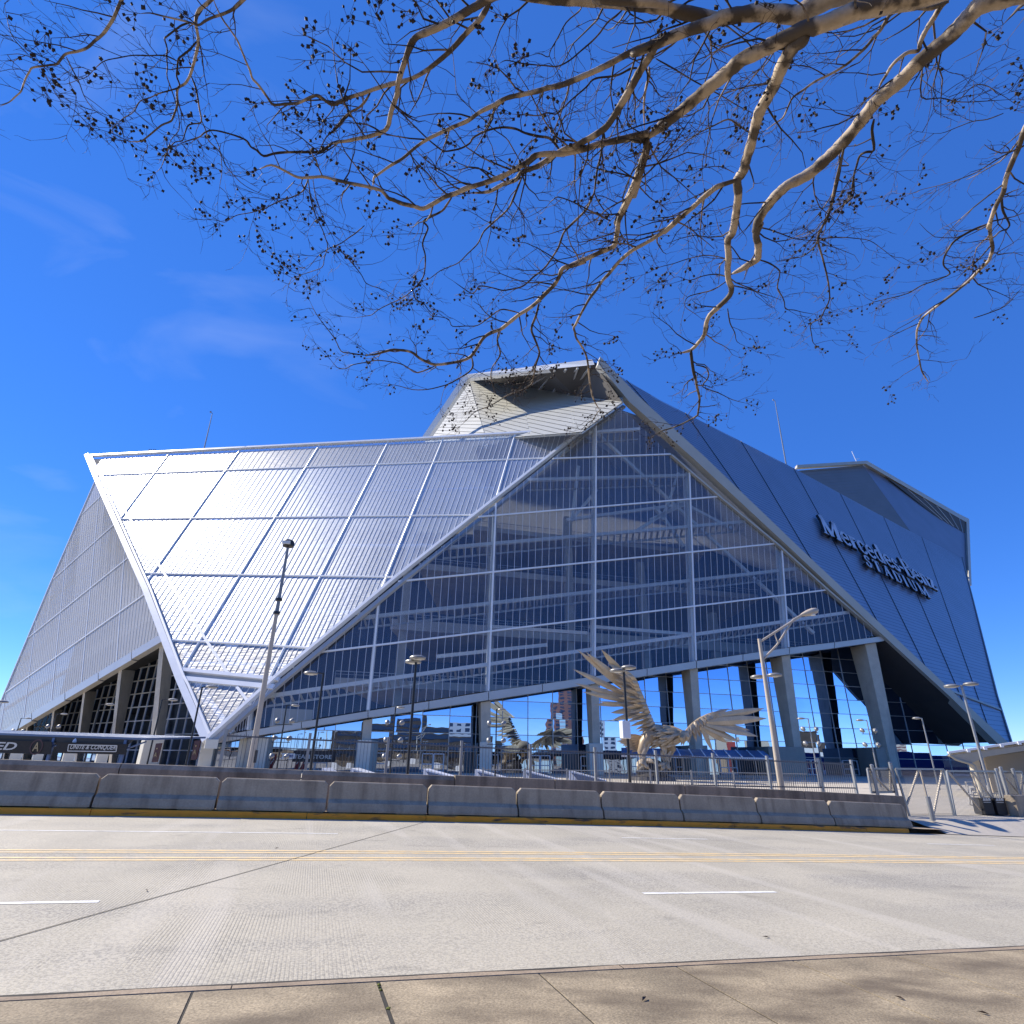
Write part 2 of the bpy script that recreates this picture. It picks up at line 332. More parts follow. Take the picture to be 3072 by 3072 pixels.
# road paint, joint
def line(name, v, u0, u1, wd, mat_, z=.004):
    m = MB(); strip(m, v - wd / 2, v + wd / 2, z, z, u0, u1, 1.5); return m.build(name, mat_, road, recalc=False)
for v in (12.0, 12.25, 12.83, 13.08): line('yellow_line', v, -60, 80, .13, M['yellow_paint'])
for u0 in (-23.5, -14.3, -4.9, 4.77, 14.0, 23.2): line('lane_line', 8.98, u0 + .06 if u0 == 4.77 else u0, u0 + (2.36 if u0 == 4.77 else 2.75), .11, M['white_paint'])
for u0, u1 in ((-30, .75), (8.0, 10.6), (18.4, 21.2), (28, 31)): line('lane_line', 15.85, u0, u1, .09, M['white_paint'])
jp = []
for k in range(13):
    t = k / 12; x, y = 0 + 1270 * t, 2822 + (2467 - 2822) * t
    if k == 0: x, y = -300, 2905
    d = ray(x, y); tt = 1.0
    for _ in range(40): P = CAM + d * tt; tt *= (CAM.z - zr(P.dot(UD)) - .006) / max(1e-6, CAM.z - P.z)
    jp.append(CAM + d * tt)
m = MB()
for a, b in zip(jp, jp[1:]):
    d = (b - a).normalized(); s = V3((-d.y, d.x, 0)) * .009; m.poly([a - s, b - s, b + s, a + s])
m.build('expansion_joint', M['joint'], road, recalc=False)
# sidewalk: slabs set apart by open joints, kerb along the road
side = MB(); strip(side, -14, VE, SWZ - .006, SWZ - .006, -40, 50, 2); sidewalk = struct(side.build('sidewalk', M['joint'], recalc=False))
def on_side(x, y):
    d = ray(x, y); tt = 1.0
    for _ in range(40): P = CAM + d * tt; tt *= (CAM.z - zr(P.dot(UD)) - SWZ) / max(1e-6, CAM.z - P.z)
    return CAM + d * tt
jl = [((580, 2970), (556, 3072)), ((1129, 2931), (1190, 3072)), ((1614, 2918), (1797, 3072)), ((2003, 2881), (2265, 3072)), ((2338, 2862), (2750, 3072)), ((2640, 2850), (3100, 3012))]
VI = VE - .13
def uline(p, q):                                   # joint as (u at the kerb line, u at v=0)
    a, b = on_side(*p), on_side(*q); ua, va, ub, vb = a.dot(UD), a.dot(VD), b.dot(UD), b.dot(VD)
    s = (ub - ua) / (vb - va); return ua + s * (VI - va), ua + s * (-9 - va)
js = [uline(*j) for j in jl]; js = [(j[0], j[0] + .35) for j in js]
js = [(js[0][0] - 9 + 1.55 * k, js[0][1] - 9 + 1.55 * k) for k in range(0, 6)] + js + [(js[-1][0] + 1.6 * k, js[-1][1] + 1.6 * k) for k in range(1, 12)]
g = .017
for i, (a, b) in enumerate(zip(js, js[1:])):
    gl = .03 if i == 7 else g; gr = .03 if i == 6 else g
    m = MB(); P = []
    for (u_, v_) in ((a[0] + gl / 2, VI - g), (b[0] - gr / 2, VI - g), (b[1] - gr / 2, -9), (a[1] + gl / 2, -9)): P.append(uv(u_, v_, SWZ + random.uniform(-.001, .001)))
    m.slab(P, (0, 0, -.1)); m.build('paving_slab', M['sidewalk'], sidewalk, bevel=.002)
m = MB()
for k in range(22):                                # moss growing in the wide joint
    t = .35 + .65 * random.random() if k > 4 else .25 * random.random(); v_ = VI - g - t * 2.3; u_ = js[7][0] + (js[7][1] - js[7][0]) * (VI - v_) / (VI + 9)
    p = uv(u_ + random.uniform(-.012, .012), v_, SWZ - .006); r = random.uniform(.012, .026); m.lathe(p, [(r, -.02), (r * .8, .004), (r * .3, .010)], 6)
o = m.build('moss', M['moss'], sidewalk); o['kind'] = 'stuff'
kj = [-40 + i * 3.05 for i in range(30)]
for a, b in zip(kj, kj[1:]):
    m = MB(); n = 10
    for i in range(n):
        ua, ub = a + .004 + (b - a - .008) * i / n, a + .004 + (b - a - .008) * (i + 1) / n
        ja, jb = [.010 * math.sin(u_ * 5.3) + .006 * math.sin(u_ * 17.1) for u_ in (ua, ub)]
        prof = lambda u_, j: [uv(u_, VI, SWZ - .01), uv(u_, VI + .004, SWZ), uv(u_, VE - .05 + j, SWZ), uv(u_, VE - .015 + j, SWZ - .02), uv(u_, VE + .005 + j, SWZ - .06), uv(u_, VE + .02, -.05)]
        A_, B_ = prof(ua, ja), prof(ub, jb)
        for k in range(len(A_) - 1): m.poly([A_[k], B_[k], B_[k + 1], A_[k + 1]])
    m.build('kerb_stone', M['kerb'], sidewalk, recalc=False)
# yellow kerb of the median, stone by stone
kerb = thing('median_kerb', 'yellow painted kerb with black scuff marks in front of the concrete barriers', 'kerb', uv(0, VK + .08, 0))
ky = [-40] + [-40 + 3.1 * i for i in range(1, 11)] + [u_at(x, y, VK) for x, y in ((270, 2440), (920, 2450), (1278, 2458), (1774, 2466), (2204, 2477), (2600, 2487), (2728, 2492))]
ky = sorted(u for u in ky if u < -9) + [u for u in ky if u > -9]
for a, b in zip(ky, ky[1:]):
    m = MB(); n = max(1, int((b - a) / 1.5)); pr = [(VK, -.02), (VK + .015, .125), (VK + .04, .15), (VK + .17, .15), (VK + .17, -.02)]
    for i in range(n):
        ua, ub = a + .008 + (b - a - .016) * i / n, a + .008 + (b - a - .016) * (i + 1) / n
        for (v0, z0), (v1, z1) in zip(pr, pr[1:]): m.poly([uv(ua, v0, z0), uv(ub, v0, z0), uv(ub, v1, z1), uv(ua, v1, z1)])
        if i == 0: m.poly([uv(ua, v_, z_) for v_, z_ in pr])
        if i == n - 1: m.poly([uv(ub, v_, z_) for v_, z_ in pr][::-1])
    m.build('kerb_stone', M['kerb_yellow'], kerb, recalc=False)
# ------------------------------------------------------------------ precast barriers in front of the parapet
bj = [(275, 2440), (645, 2445), (975, 2452), (1277, 2458), (1548, 2462), (1803, 2466), (2041, 2470), (2272, 2472), (2492, 2475), (2724, 2482)]
bu = [u_at(x, y, VB) for x, y in bj]; bu = [bu[0] - 6.1, bu[0] - 3.05] + bu
words = ['grey precast barrier cut by the left edge of the view', 'grey precast barrier at the left edge of the view', 'precast barrier with a chipped upper left corner, below the slogan banner', 'stained precast barrier below the tall thin light pole',
         'brown streaked precast barrier fourth from the left edge', 'precast barrier with a hairline crack left of the view centre', 'precast barrier in the middle of the row with fine map cracking',
         'precast barrier below the steel bird statue', 'precast barrier to the right of the bird statue', 'precast barrier below the tan cobra head street light', 'pale precast barrier second from the right end of the row', 'last precast barrier at the right end of the row']
prof = [(-.30, .03), (-.30, .09), (-.255, .26), (-.125, .36), (-.085, .79), (-.06, .815), (.06, .815), (.085, .79), (.125, .36), (.255, .26), (.30, .09), (.30, .03)]
for i, (a, b) in enumerate(zip(bu, bu[1:])):
    t = thing('concrete_barrier', words[i], 'barrier', uv((a + b) / 2, VB, .15), 'precast barriers on the median')
    m = MB(); g0 = .03; c = [.05 + .05 * random.random() for _ in range(2)]; tilt = random.uniform(-.012, .012)
    st = [(a + g0, 1, .86 - c[0]), (a + g0 + .03 + c[0], 1, 1), ] + [(a + (b - a) * k / 6, 1, 1) for k in range(1, 6)] + [(b - g0 - .03 - c[1], 1, 1), (b - g0, 1, .9 - c[1])]
    rings = []
    for u_, sx, sz in st: rings.append([uv(u_ + (.10 * (z_ / .8 - .5) * 0), VB + .02 + v_ * (1 if sz == 1 else .93) + tilt * z_, .15 + (z_ if z_ < .3 else .3 + (z_ - .3) * sz)) for v_, z_ in prof])
    n = len(prof)
    for A_, B_ in zip(rings, rings[1:]):
        for k in range(n): m.poly([A_[k], B_[k], B_[(k + 1) % n], A_[(k + 1) % n]])
    m.poly(rings[0]); m.poly(rings[-1][::-1]); m.build('body', M['jersey'], t, smooth=False)
    for u_ in (a + .5, b - .5):
        m = MB(); m.bar(uv(u_ - .42, VB + .02, .165), uv(u_ + .42, VB + .02, .165), .5, .034); m.build('foot', M['jersey'], t)
# ------------------------------------------------------------------ parapet wall behind the barriers
wall = thing('parapet_wall', 'long dark stained concrete parapet wall behind the row of barriers', 'wall', uv(0, VW, 0))
wj = [(360, 2300), (905, 2320), (1365, 2335), (1665, 2350), (2055, 2365), (2412, 2375), (2713, 2400)]
wu = [u_at(x, y, VW) for x, y in wj]; wu = [wu[0] - 15, wu[0] - 10, wu[0] - 5] + wu
for i, (a, b) in enumerate(zip(wu, wu[1:])):
    ch = i < 5; H = 1.2
    pr = [(0, -.1), (.0, H - .12), (.10, H), (.40, H), (.40, -.6)] if ch else [(0, -.1), (.0, H + .02), (.015, H + .035), (.28, H + .035), (.28, -.6)]
    m = MB(); rings = []
    for k in range(5): rings.append([uv(a + .014 + (b - a - .028) * k / 4, VW + v_, z_) for v_, z_ in pr])
    n = len(pr)
    for A_, B_ in zip(rings, rings[1:]):
        for k in range(n): m.poly([A_[k], B_[k], B_[(k + 1) % n], A_[(k + 1) % n]])
    m.poly(rings[0]); m.poly(rings[-1][::-1]); m.build('wall_panel', M['wall'], wall, smooth=False)
# ------------------------------------------------------------------ stadium: planes of its facets
SC = 1.367
nB = V3((-.205, -.87, .45)).normalized(); nA = V3((.205, -.978, .035)).normalized(); nC = V3((-.58, -.80, .10)).normalized()
PB = at_y(620, 2222, 60 * SC)
PA = pl(830, 2035, PB, nB) - nA * .9
PC = pl(485, 1915, PB, nB) - nC * 1.6
eE = V3((.80, .60, 0))
E1, E2 = pl(1864, 1191, PA, nA), pl(2979, 2230, PA, nA)
nE = eE.cross(E2 - E1).normalized()
if nE.y > 0: nE = -nE
hdir = V3((math.cos(R(15)), math.sin(R(15)), 0)); nH = V3((hdir.y, -hdir.x, 0)); PH = V3((0, 97, 0))
cdir = V3((-.784, .62, 0)).normalized(); nC2 = V3((-.62, -.784, 0)).normalized(); PC2 = pl(485, 1915, PC, nC) - nC2 * 7.5
stadium = thing('stadium', 'huge angular stadium of steel ribs and translucent panels with dark metal flank', 'stadium', (0, 96, PZ))

class Plane:
    """2D working frame on a facet; lines and outlines come from where their sight lines meet the facet"""
    def __init__(s, P, n, off=0):
        s.P = V3(P); s.n = V3(n).normalized(); s.O = s.P + s.n * off
        s.ex = V3((0, 0, 1)).cross(s.n).normalized(); s.ey = s.n.cross(s.ex).normalized()
        if s.ey.z < 0: s.ey = -s.ey
    def to2(s, x, y):
        p = pl(x, y, s.O, s.n) - s.O; return (p.dot(s.ex), p.dot(s.ey))
    def p2(s, p): p = V3(p) - s.O; return (p.dot(s.ex), p.dot(s.ey))
    def to3(s, q, off=0): return s.O + s.ex * q[0] + s.ey * q[1] + s.n * off
    def outline(s, pts): return [s.to2(*p) for p in pts]
    def ln(s, l): return (s.to2(*l[0]), s.to2(*l[1]))
def side(l, p): (ax, ay), (bx, by) = l; return (bx - ax) * (p[1] - ay) - (by - ay) * (p[0] - ax)
def clip(poly, l, keep):                            # keep=+1 left of the line, -1 right
    out = []; n = len(poly)
    for i in range(n):
        a, b = poly[i], poly[(i + 1) % n]; da, db = side(l, a) * keep, side(l, b) * keep
        if da >= 0: out.append(a)
        if (da > 0 and db < 0) or (da < 0 and db > 0):
            t = da / (da - db); out.append((a[0] + (b[0] - a[0]) * t, a[1] + (b[1] - a[1]) * t))
    return out
def area(p): return .5 * abs(sum(p[i][0] * p[(i + 1) % len(p)][1] - p[(i + 1) % len(p)][0] * p[i][1] for i in range(len(p)))) if len(p) > 2 else 0
def chord(poly, l):                                 # longest run of a line inside an outline
    (ax, ay), (bx, by) = l; dx, dy = bx - ax, by - ay; ts = []
    n = len(poly)
    for i in range(n):
        a, b = poly[i], poly[(i + 1) % n]; da, db = side(l, a), side(l, b)
        if (da >= 0) != (db >= 0):
            t = da / (da - db); p = (a[0] + (b[0] - a[0]) * t, a[1] + (b[1] - a[1]) * t)
            ts.append(((p[0] - ax) * dx + (p[1] - ay) * dy) / (dx * dx + dy * dy))
    ts.sort(); best = None
    for i in range(0, len(ts) - 1, 2):
        if best is None or ts[i + 1] - ts[i] > best[1] - best[0]: best = (ts[i], ts[i + 1])
    return None if best is None else ((ax + dx * best[0], ay + dy * best[0]), (ax + dx * best[1], ay + dy * best[1]))
def mixline(a, b, t): return tuple((p[0] + (q[0] - p[0]) * t, p[1] + (q[1] - p[1]) * t) for p, q in zip(a, b))
def ext(l, y0, y1):                                 # re-parametrise a rib line between two heights so that neighbours can be blended
    (ax, ay), (bx, by) = l; f = lambda y: (ax + (bx - ax) * (y - ay) / (by - ay), y); return (f(y0), f(y1))
def facet(PL, outl, ribs, rows, nstrip, pane_mat, bar_mat, saw, strip_w, strip_d, parent=stadium, pane='film_pane', bars='glazing_bars', row_first=True):
    poly = PL.outline(outl); ys = [p[1] for p in poly]; y0, y1 = min(ys) - 1, max(ys) + 1
    rb = [ext(PL.ln(l), y0, y1) for l in ribs]; rw = [PL.ln(l) for l in rows]
    rw = [(l if l[1][0] > l[0][0] else (l[1], l[0])) for l in rw]          # run to +ex
    sub = MB()
    for i in range(len(rb) - 1):
        a, b = rb[i], rb[i + 1]
        col = clip(clip(poly, a, -1), b, 1)
        if area(col) < .3: continue
        for k in range(len(rw) + 1):
            c = col
            if k > 0: c = clip(c, rw[k - 1], -1)
            if k < len(rw): c = clip(c, rw[k], 1)
            if area(c) < .3: continue
            m = MB()
            for j in range(nstrip):
                la, lb = mixline(a, b, j / nstrip), mixline(a, b, (j + 1) / nstrip)
                s = clip(clip(c, la, -1), lb, 1)
                if area(s) < .02: continue
                def fr(p):
                    xa = ext(la, y0, y1); t = (p[1] - y0) / (y1 - y0); xl = la[0][0] + (la[1][0] - la[0][0]) * t; xr = lb[0][0] + (lb[1][0] - lb[0][0]) * t
                    return max(0, min(1, (p[0] - xl) / (xr - xl)))
                m.poly([PL.to3(p, saw * (fr(p) - .5)) for p in s])
            m.build(pane, pane_mat, parent, recalc=False)
        for j in range(1, nstrip):
            ch = chord(poly, mixline(a, b, j / nstrip))
            if ch: sub.bar(PL.to3(ch[0], strip_d / 2), PL.to3(ch[1], strip_d / 2), strip_w, strip_d, PL.n)
    o = sub.build(bars, bar_mat, parent); o['kind'] = 'stuff'
    return poly, rb, rw
def mullions(PL, poly, lines, mat_, wd, dp, name='mullion', parent=stadium, off=0.0, rnd=False):
    for l in lines:
        ch = chord(poly, l)
        if ch:
            m = MB(); m.tube([PL.to3(ch[0], off), PL.to3(ch[1], off)], wd / 2, 8) if rnd else m.bar(PL.to3(ch[0], off), PL.to3(ch[1], off), wd, dp, PL.n); m.build(name, mat_, parent)
# ---- facet B: bright leaning sail of film strips
LB = Plane(PB, nB)
B_right = [(1735, 1292), (1645, 1375), (1430, 1545), (1195, 1732), (1000, 1895), (830, 2035)]
B_out = [(266, 1370), (1206, 1322)] + B_right + [(543, 2012), (440, 1770), (395, 1670), (290, 1435)]
ribsB = [[(200, 1560), (300, 1400)], [(320, 1530), (400, 1400)], [(385, 1525), (478, 1400)], [(440, 1747), (660, 1435)], [(550, 2005), (955, 1340)], [(810, 2030), (1165, 1325)], [(1142, 1772), (1330, 1315)], [(1490, 1490), (1545, 1305)], [(1745, 1400), (1780, 1290)]]
ribsB = [[(240, 1480), (290, 1400)]] + ribsB[2:]
rowsB = [[(310, 1425), (1620, 1375)], [(395, 1557), (1430, 1545)], [(497, 1721), (1195, 1732)], [(625, 1926), (935, 1944)]][::-1]
pB, rbB, rwB = facet(LB, B_out, ribsB, rowsB, 15, M['B'], M['white_steel'], .06, .10, .03)
mullions(LB, pB, rbB[1:-1], M['white_steel'], .36, .55, 'rib', off=-.02, rnd=True)
mullions(LB, pB, rwB, M['white_steel'], .38, .55, 'mullion', off=.0, rnd=True)
def px_bar(PL, pts, wd, dp, mat_, name, off=0.0, parent=stadium):
    m = MB()
    P = [PL.to3(PL.to2(*p), off) for p in pts]
    for a, b in zip(P, P[1:]):
        d = (b - a).normalized() * .02; m.bar(a - d, b + d, wd, dp, PL.n)
    return m.build(name, mat_, parent)
px_bar(LB, [(305, 1425), (390, 1555), (490, 1715), (622, 1925), (685, 2022)], .38, .4, M['white_steel'], 'rib')
px_bar(LB, [(712, 2062), (752, 2115)], .38, .4, M['white_steel'], 'rib')
# lower tip below the transverse band
tip_out = [(548, 2040), (822, 2064), (630, 2212), (618, 2214)]
ptip, rbt, _ = facet(LB, tip_out, [[(420, 2240), (560, 2010)], [(560, 2240), (690, 2030)], [(720, 2240), (850, 2030)]], [], 8, M['B'], M['white_steel'], .06, .09, .03)
px_bar(LB, [(541, 2010), (838, 2040)], .55, .6, M['rail_white'], 'cross_rail', .05)
px_bar(LB, [(546, 2036), (822, 2062)], .70, .5, M['rail_white'], 'cross_rail', .0)
m = MB(); P = [LB.to3(LB.to2(*p), -.12) for p in ((545, 2012), (836, 2042), (824, 2062), (550, 2036))]; m.slab(P, -LB.n * .2); m.build('cross_band', M['alu'], stadium)
px_bar(LB, [(262, 1366), (290, 1435), (395, 1672), (440, 1772), (540, 2035), (622, 2224)], .95, .8, M['rail_white'], 'edge_rail', .1)
px_bar(LB, [(276, 1372), (306, 1435), (411, 1672), (456, 1772), (554, 2030), (570, 2060), (632, 2205)], .34, .5, M['white_steel'], 'edge_rail', .25)
px_bar(LB, [(262, 1369), (1206, 1321), (1740, 1291)], .55, .7, M['rail_white'], 'edge_rail', .1)
px_bar(LB, [(1862, 1212), (1740, 1298), (1647, 1373), (1432, 1543), (1197, 1730), (1002, 1893), (832, 2033), (628, 2218)], .55, .7, M['rail_white'], 'edge_rail', .22)
px_bar(LB, [(1872, 1216), (1752, 1302), (1659, 1380), (1444, 1552), (1208, 1740), (1012, 1903), (842, 2044), (640, 2222)], .75, .5, M['alu'], 'edge_rail', -.25)
px_bar(LB, [(1740, 1289), (1868, 1196)], .5, .8, M['rail_white'], 'edge_rail', .0)
m = MB(); P = LB.to3(LB.to2(634, 2232), 0); m.box(P, 1.5, 1.0, 1.1, .5); m.build('foot_block', M['cream_clad'], stadium)
# purlins behind the film
for a, b in [((330, 1500), (1480, 1465)), ((450, 1640), (1310, 1637)), ((480, 1815), (1080, 1840)), ((560, 1990), (880, 1998))]:
    px_bar(Plane(PB, nB, -1.4), [a, b], .4, .5, M['white_steel'], 'purlin')
for a, b in [((550, 1750), (740, 2010)), ((360, 1440), (470, 1640)), ((700, 1960), (790, 2060)), ((600, 2060), (700, 2200)), ((720, 1930), (735, 1880)), ((690, 1990), (720, 1900)), ((505, 1830), (620, 2110))]:
    px_bar(Plane(PB, nB, -3.0), [a, b], .7, .6, M['white_steel'], 'brace')
# ---- facet A: tall clear wall leaning out over the plaza
LA = Plane(PA, nA)
A_out = [(1862, 1222)] + [(1650, 1383), (1435, 1552), (1200, 1740), (1005, 1903), (835, 2045), (690, 2164), (690, 2198), (1060, 2137), (1449, 2075), (1736, 2035), (2087, 1982), (2365, 1942), (2600, 1914), (2632, 1905)] + [(2482, 1770), (2337, 1637), (2252, 1564), (2167, 1497), (2012, 1364)]
ribsA = [[(620, 2200), (650, 2100)], [(752, 2100), (742, 2200)], [(1135, 1815), (1104, 2128)], [(1487, 1527), (1465, 2075)], [(1788, 1280), (1784, 2030)], [(2067, 1400), (2087, 1982)], [(2347, 1685), (2365, 1945)], [(2640, 1850), (2654, 1910)]]
rowsA = [[(1650, 1377), (2067, 1361)], [(1487, 1547), (2160, 1490)], [(1225, 1742), (2320, 1632)], [(1000, 1952), (2465, 1772)]][::-1]
pA, rbA, rwA = facet(LA, A_out, ribsA, rowsA, 15, M['A'], M['strip_grey'], .0, .07, .08)
mullions(LA, pA, rbA[1:-1], M['rail_white'], .26, .3, 'rib', off=.05)
mullions(LA, pA, rwA, M['rail_white'], .26, .32, 'mullion', off=.05)
LAi = Plane(PA, nA, -.9)
for l in [((1600, 1440), (2120, 1425)), ((1380, 1640), (2300, 1560)), ((1120, 1850), (2400, 1705)), ((900, 2075), (2560, 1835)), ((1700, 1302), (1950, 1286))]:
    ch = chord(pA, LAi.ln(l))
    if ch:
        m = MB(); a, b = LAi.to3(ch[0]), LAi.to3(ch[1]); m.bar(a, b, .55, .6, nA); m.build('purlin', M['white_steel'], stadium)
        m = MB(); n = int((b - a).length / 1.25)
        for k in range(1, n):
            p = a.lerp(b, k / n); m.bar(p, p - nA * 2.2 + V3((.5, 0, -1.0)), .34, .10)  # invented bars: their toothed row stands in for shadows cast by the strips
        m.bar(a - nA * 2.2 + V3((.5, 0, -1.0)), b - nA * 2.2 + V3((.5, 0, -1.0)), .3, .3); o = m.build('shade_teeth', M['alu'], stadium); o['kind'] = 'stuff'
for l in rbA[1:-1]:
    ch = chord(pA, l)
    if ch: m = MB(); m.bar(LAi.to3(ch[0], -.2), LAi.to3(ch[1], -.2), .55, .9, nA); m.build('purlin', M['white_steel'], stadium)
# beam along the foot of facet A, with its joints
BT = [(640, 2212), (690, 2202), (1060, 2141), (1449, 2078), (1736, 2037), (2087, 1984), (2365, 1944), (2600, 1916), (2650, 1909)]
BBm = [(626, 2232), (690, 2222), (966, 2174), (1060, 2160), (1436, 2105), (1872, 2038), (2100, 2003), (2400, 1958), (2570, 1936), (2660, 1922)]
def lerp_line(pts, x):
    for (a, b), (c, d) in zip(pts, pts[1:]):
        if a <= x <= c: return b + (d - b) * (x - a) / (c - a)
    return pts[-1][1] if x > pts[-1][0] else pts[0][1]
cuts = [640, 740, 905, 1104, 1286, 1465, 1626, 1784, 1939, 2087, 2226, 2365, 2500, 2650]
for a, b in zip(cuts, cuts[1:]):
    q = [LA.to3(LA.to2(x, lerp_line(L_, x)), .3) for L_, xs in ((BT, (a + 1, b - 1)), (BBm, (b - 1, a + 1))) for x in xs]
    m = MB(); m.slab(q, -LA.n * 1.3); m.build('foot_beam', M['alu'], stadium)
# ---- facet C: milky left flank
LC = Plane(PC, nC)
C_out = [(292, 1440), (318, 1492), (435, 1770), (492, 1908), (485, 1912), (350, 1990), (25, 2188), (-60, 2240), (-60, 2255), (0, 2118), (150, 1760)]
ribsC = [[(375, 1650), (350, 1990)], [(302, 1450), (245, 2050)], [(197, 1690), (155, 2105)], [(105, 1890), (70, 2170)], [(20, 2070), (0, 2200)], [(-60, 2200), (-70, 2260)]]
ribsC = [[(505, 1780), (478, 1925)]] + ribsC
rowsC = [[(265, 1525), (310, 1482)], [(180, 1720), (345, 1572)], [(102, 1900), (387, 1672)], [(22, 2075), (432, 1785)]]
pC, rbC, rwC = facet(LC, C_out, ribsC[::-1], rowsC[::-1], 14, M['C'], M['rail_white'], .02, .04, .05)
mullions(LC, pC, rbC, M['rail_white'], .16, .2, 'rib'); mullions(LC, pC, rwC, M['rail_white'], .24, .26, 'mullion')
LCi = Plane(PC, nC, -1.0)
for l in [((220, 1640), (330, 1530)), ((140, 1810), (366, 1622)), ((60, 1990), (410, 1730)), ((-20, 2150), (460, 1850))]:
    ch = chord(pC, LCi.ln(l))
    if ch: m = MB(); m.bar(LCi.to3(ch[0]), LCi.to3(ch[1]), .5, .5, nC); m.build('purlin', M['white_steel'], stadium)
for a, b in zip(range(0, 500, 100), range(100, 600, 100)):
    def cy(x): return 2195 + (1915 - 2195) * (x - 25) / 460
    b = min(b, 494)
    q = [LC.to3(LC.to2(x, y), .3) for x, y in ((a + 1, cy(a + 1) - 10), (b - 1, cy(b - 1) - 10), (b - 1, cy(b - 1) + 14), (a + 1, cy(a + 1) + 12))]
    m = MB(); m.slab(q, -LC.n * 1.0); m.build('foot_beam', M['alu'], stadium)
px_bar(LC, [(290, 1436), (150, 1757), (0, 2116), (-60, 2256)], .4, .5, M['rail_white'], 'edge_rail')
# ---- facet E: dark metal flank, lapped rows between joints
LE = Plane(E1, nE)
E_out = [(1785, 1085), (1979, 1200), (2361, 1394), (2713, 1585), (2886, 1673), (2918, 1800), (2990, 2089), (3032, 2230), (2990, 2222), (2858, 2099), (2604, 1862), (2382, 1655), (2088, 1376), (1890, 1200)]
jE = [[(1700, 1000), (1790, 1130)], [(1900, 1165), (2060, 1350)], [(2060, 1245), (2270, 1545)], [(2225, 1328), (2470, 1740)], [(2380, 1405), (2640, 1880)], [(2520, 1480), (2780, 2010)], [(2650, 1550), (2890, 2110)], [(2765, 1612), (2960, 2170)], [(2900, 1650), (3060, 2220)]]
poly = LE.outline(E_out); ys = [p[1] for p in poly]; y0, y1 = min(ys) - .5, max(ys) + .5; xs = [p[0] for p in poly]
jl2 = [ext(LE.ln(l), y0, y1) for l in jE]
rowh = 1.02
for a, b in zip(jl2, jl2[1:]):
    col = clip(clip(poly, a, -1), b, 1)
    if area(col) < .5: continue
    m = MB(); k = 0; y = y0
    while y < y1:
        c = clip(clip(col, ((-500, y), (500, y)), 1), ((-500, y + rowh - .03), (500, y + rowh - .03)), -1)
        if area(c) > .03:
            def inset(p):                            # 6 cm back from the band joints
                return p
            m.poly([LE.to3(p, .035 * (1 - (p[1] - y) / rowh)) for p in c])
        y += rowh
    o = m.build('cladding_band', M['cladding'], stadium, recalc=False); o['kind'] = 'stuff'
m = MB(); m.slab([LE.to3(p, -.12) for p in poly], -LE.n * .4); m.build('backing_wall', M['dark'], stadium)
for l in jl2[1:-1]:
    ch = chord(poly, l)
    if ch: m = MB(); m.bar(LE.to3(ch[0], .06), LE.to3(ch[1], .06), .055, .14, nE); m.build('panel_joint', M['letter_side'], stadium)
px_bar(LE, [(2852, 2074), (3000, 2130)], .55, .3, M['beige_fascia'], 'trim_band', .1)
px_bar(LE, [(2886, 1673), (2918, 1800), (2990, 2089), (3034, 2232)], .35, .5, M['cladding_grey'], 'edge_rail', .0)
# beige edge running down from the roof peak
LF = Plane(E1, nA)
fo = [(1776, 1078), (1796, 1078), (1912, 1198), (2100, 1370), (2403, 1661), (2616, 1861), (2870, 2100), (3014, 2232)]
fi = [(1776, 1090), (1790, 1100), (1884, 1214), (2076, 1384), (2361, 1649), (2591, 1866), (2846, 2100), (2979, 2232)]
for i in range(1, len(fo) - 1):
    for k in range(2):
        ip = lambda P_, Q_, t: (P_[0] + (Q_[0] - P_[0]) * t, P_[1] + (Q_[1] - P_[1]) * t)
        o1, o2 = ip(fo[i], fo[i + 1], k / 2), ip(fo[i], fo[i + 1], (k + 1) / 2); i1, i2 = ip(fi[i], fi[i + 1], k / 2), ip(fi[i], fi[i + 1], (k + 1) / 2)
        q = [LF.to3(LF.to2(*p), .9) for p in (o1, o2, i2, i1)]
        m = MB(); m.slab(q, -LF.n * 1.6); m.build('fascia_panel', M['beige_fascia'], stadium)
px_bar(Plane(E1, nA, .2), [(2012, 1366), (2167, 1500), (2337, 1640), (2482, 1772), (2650, 1915)], .35, .8, M['beige_fascia'], 'edge_rail')
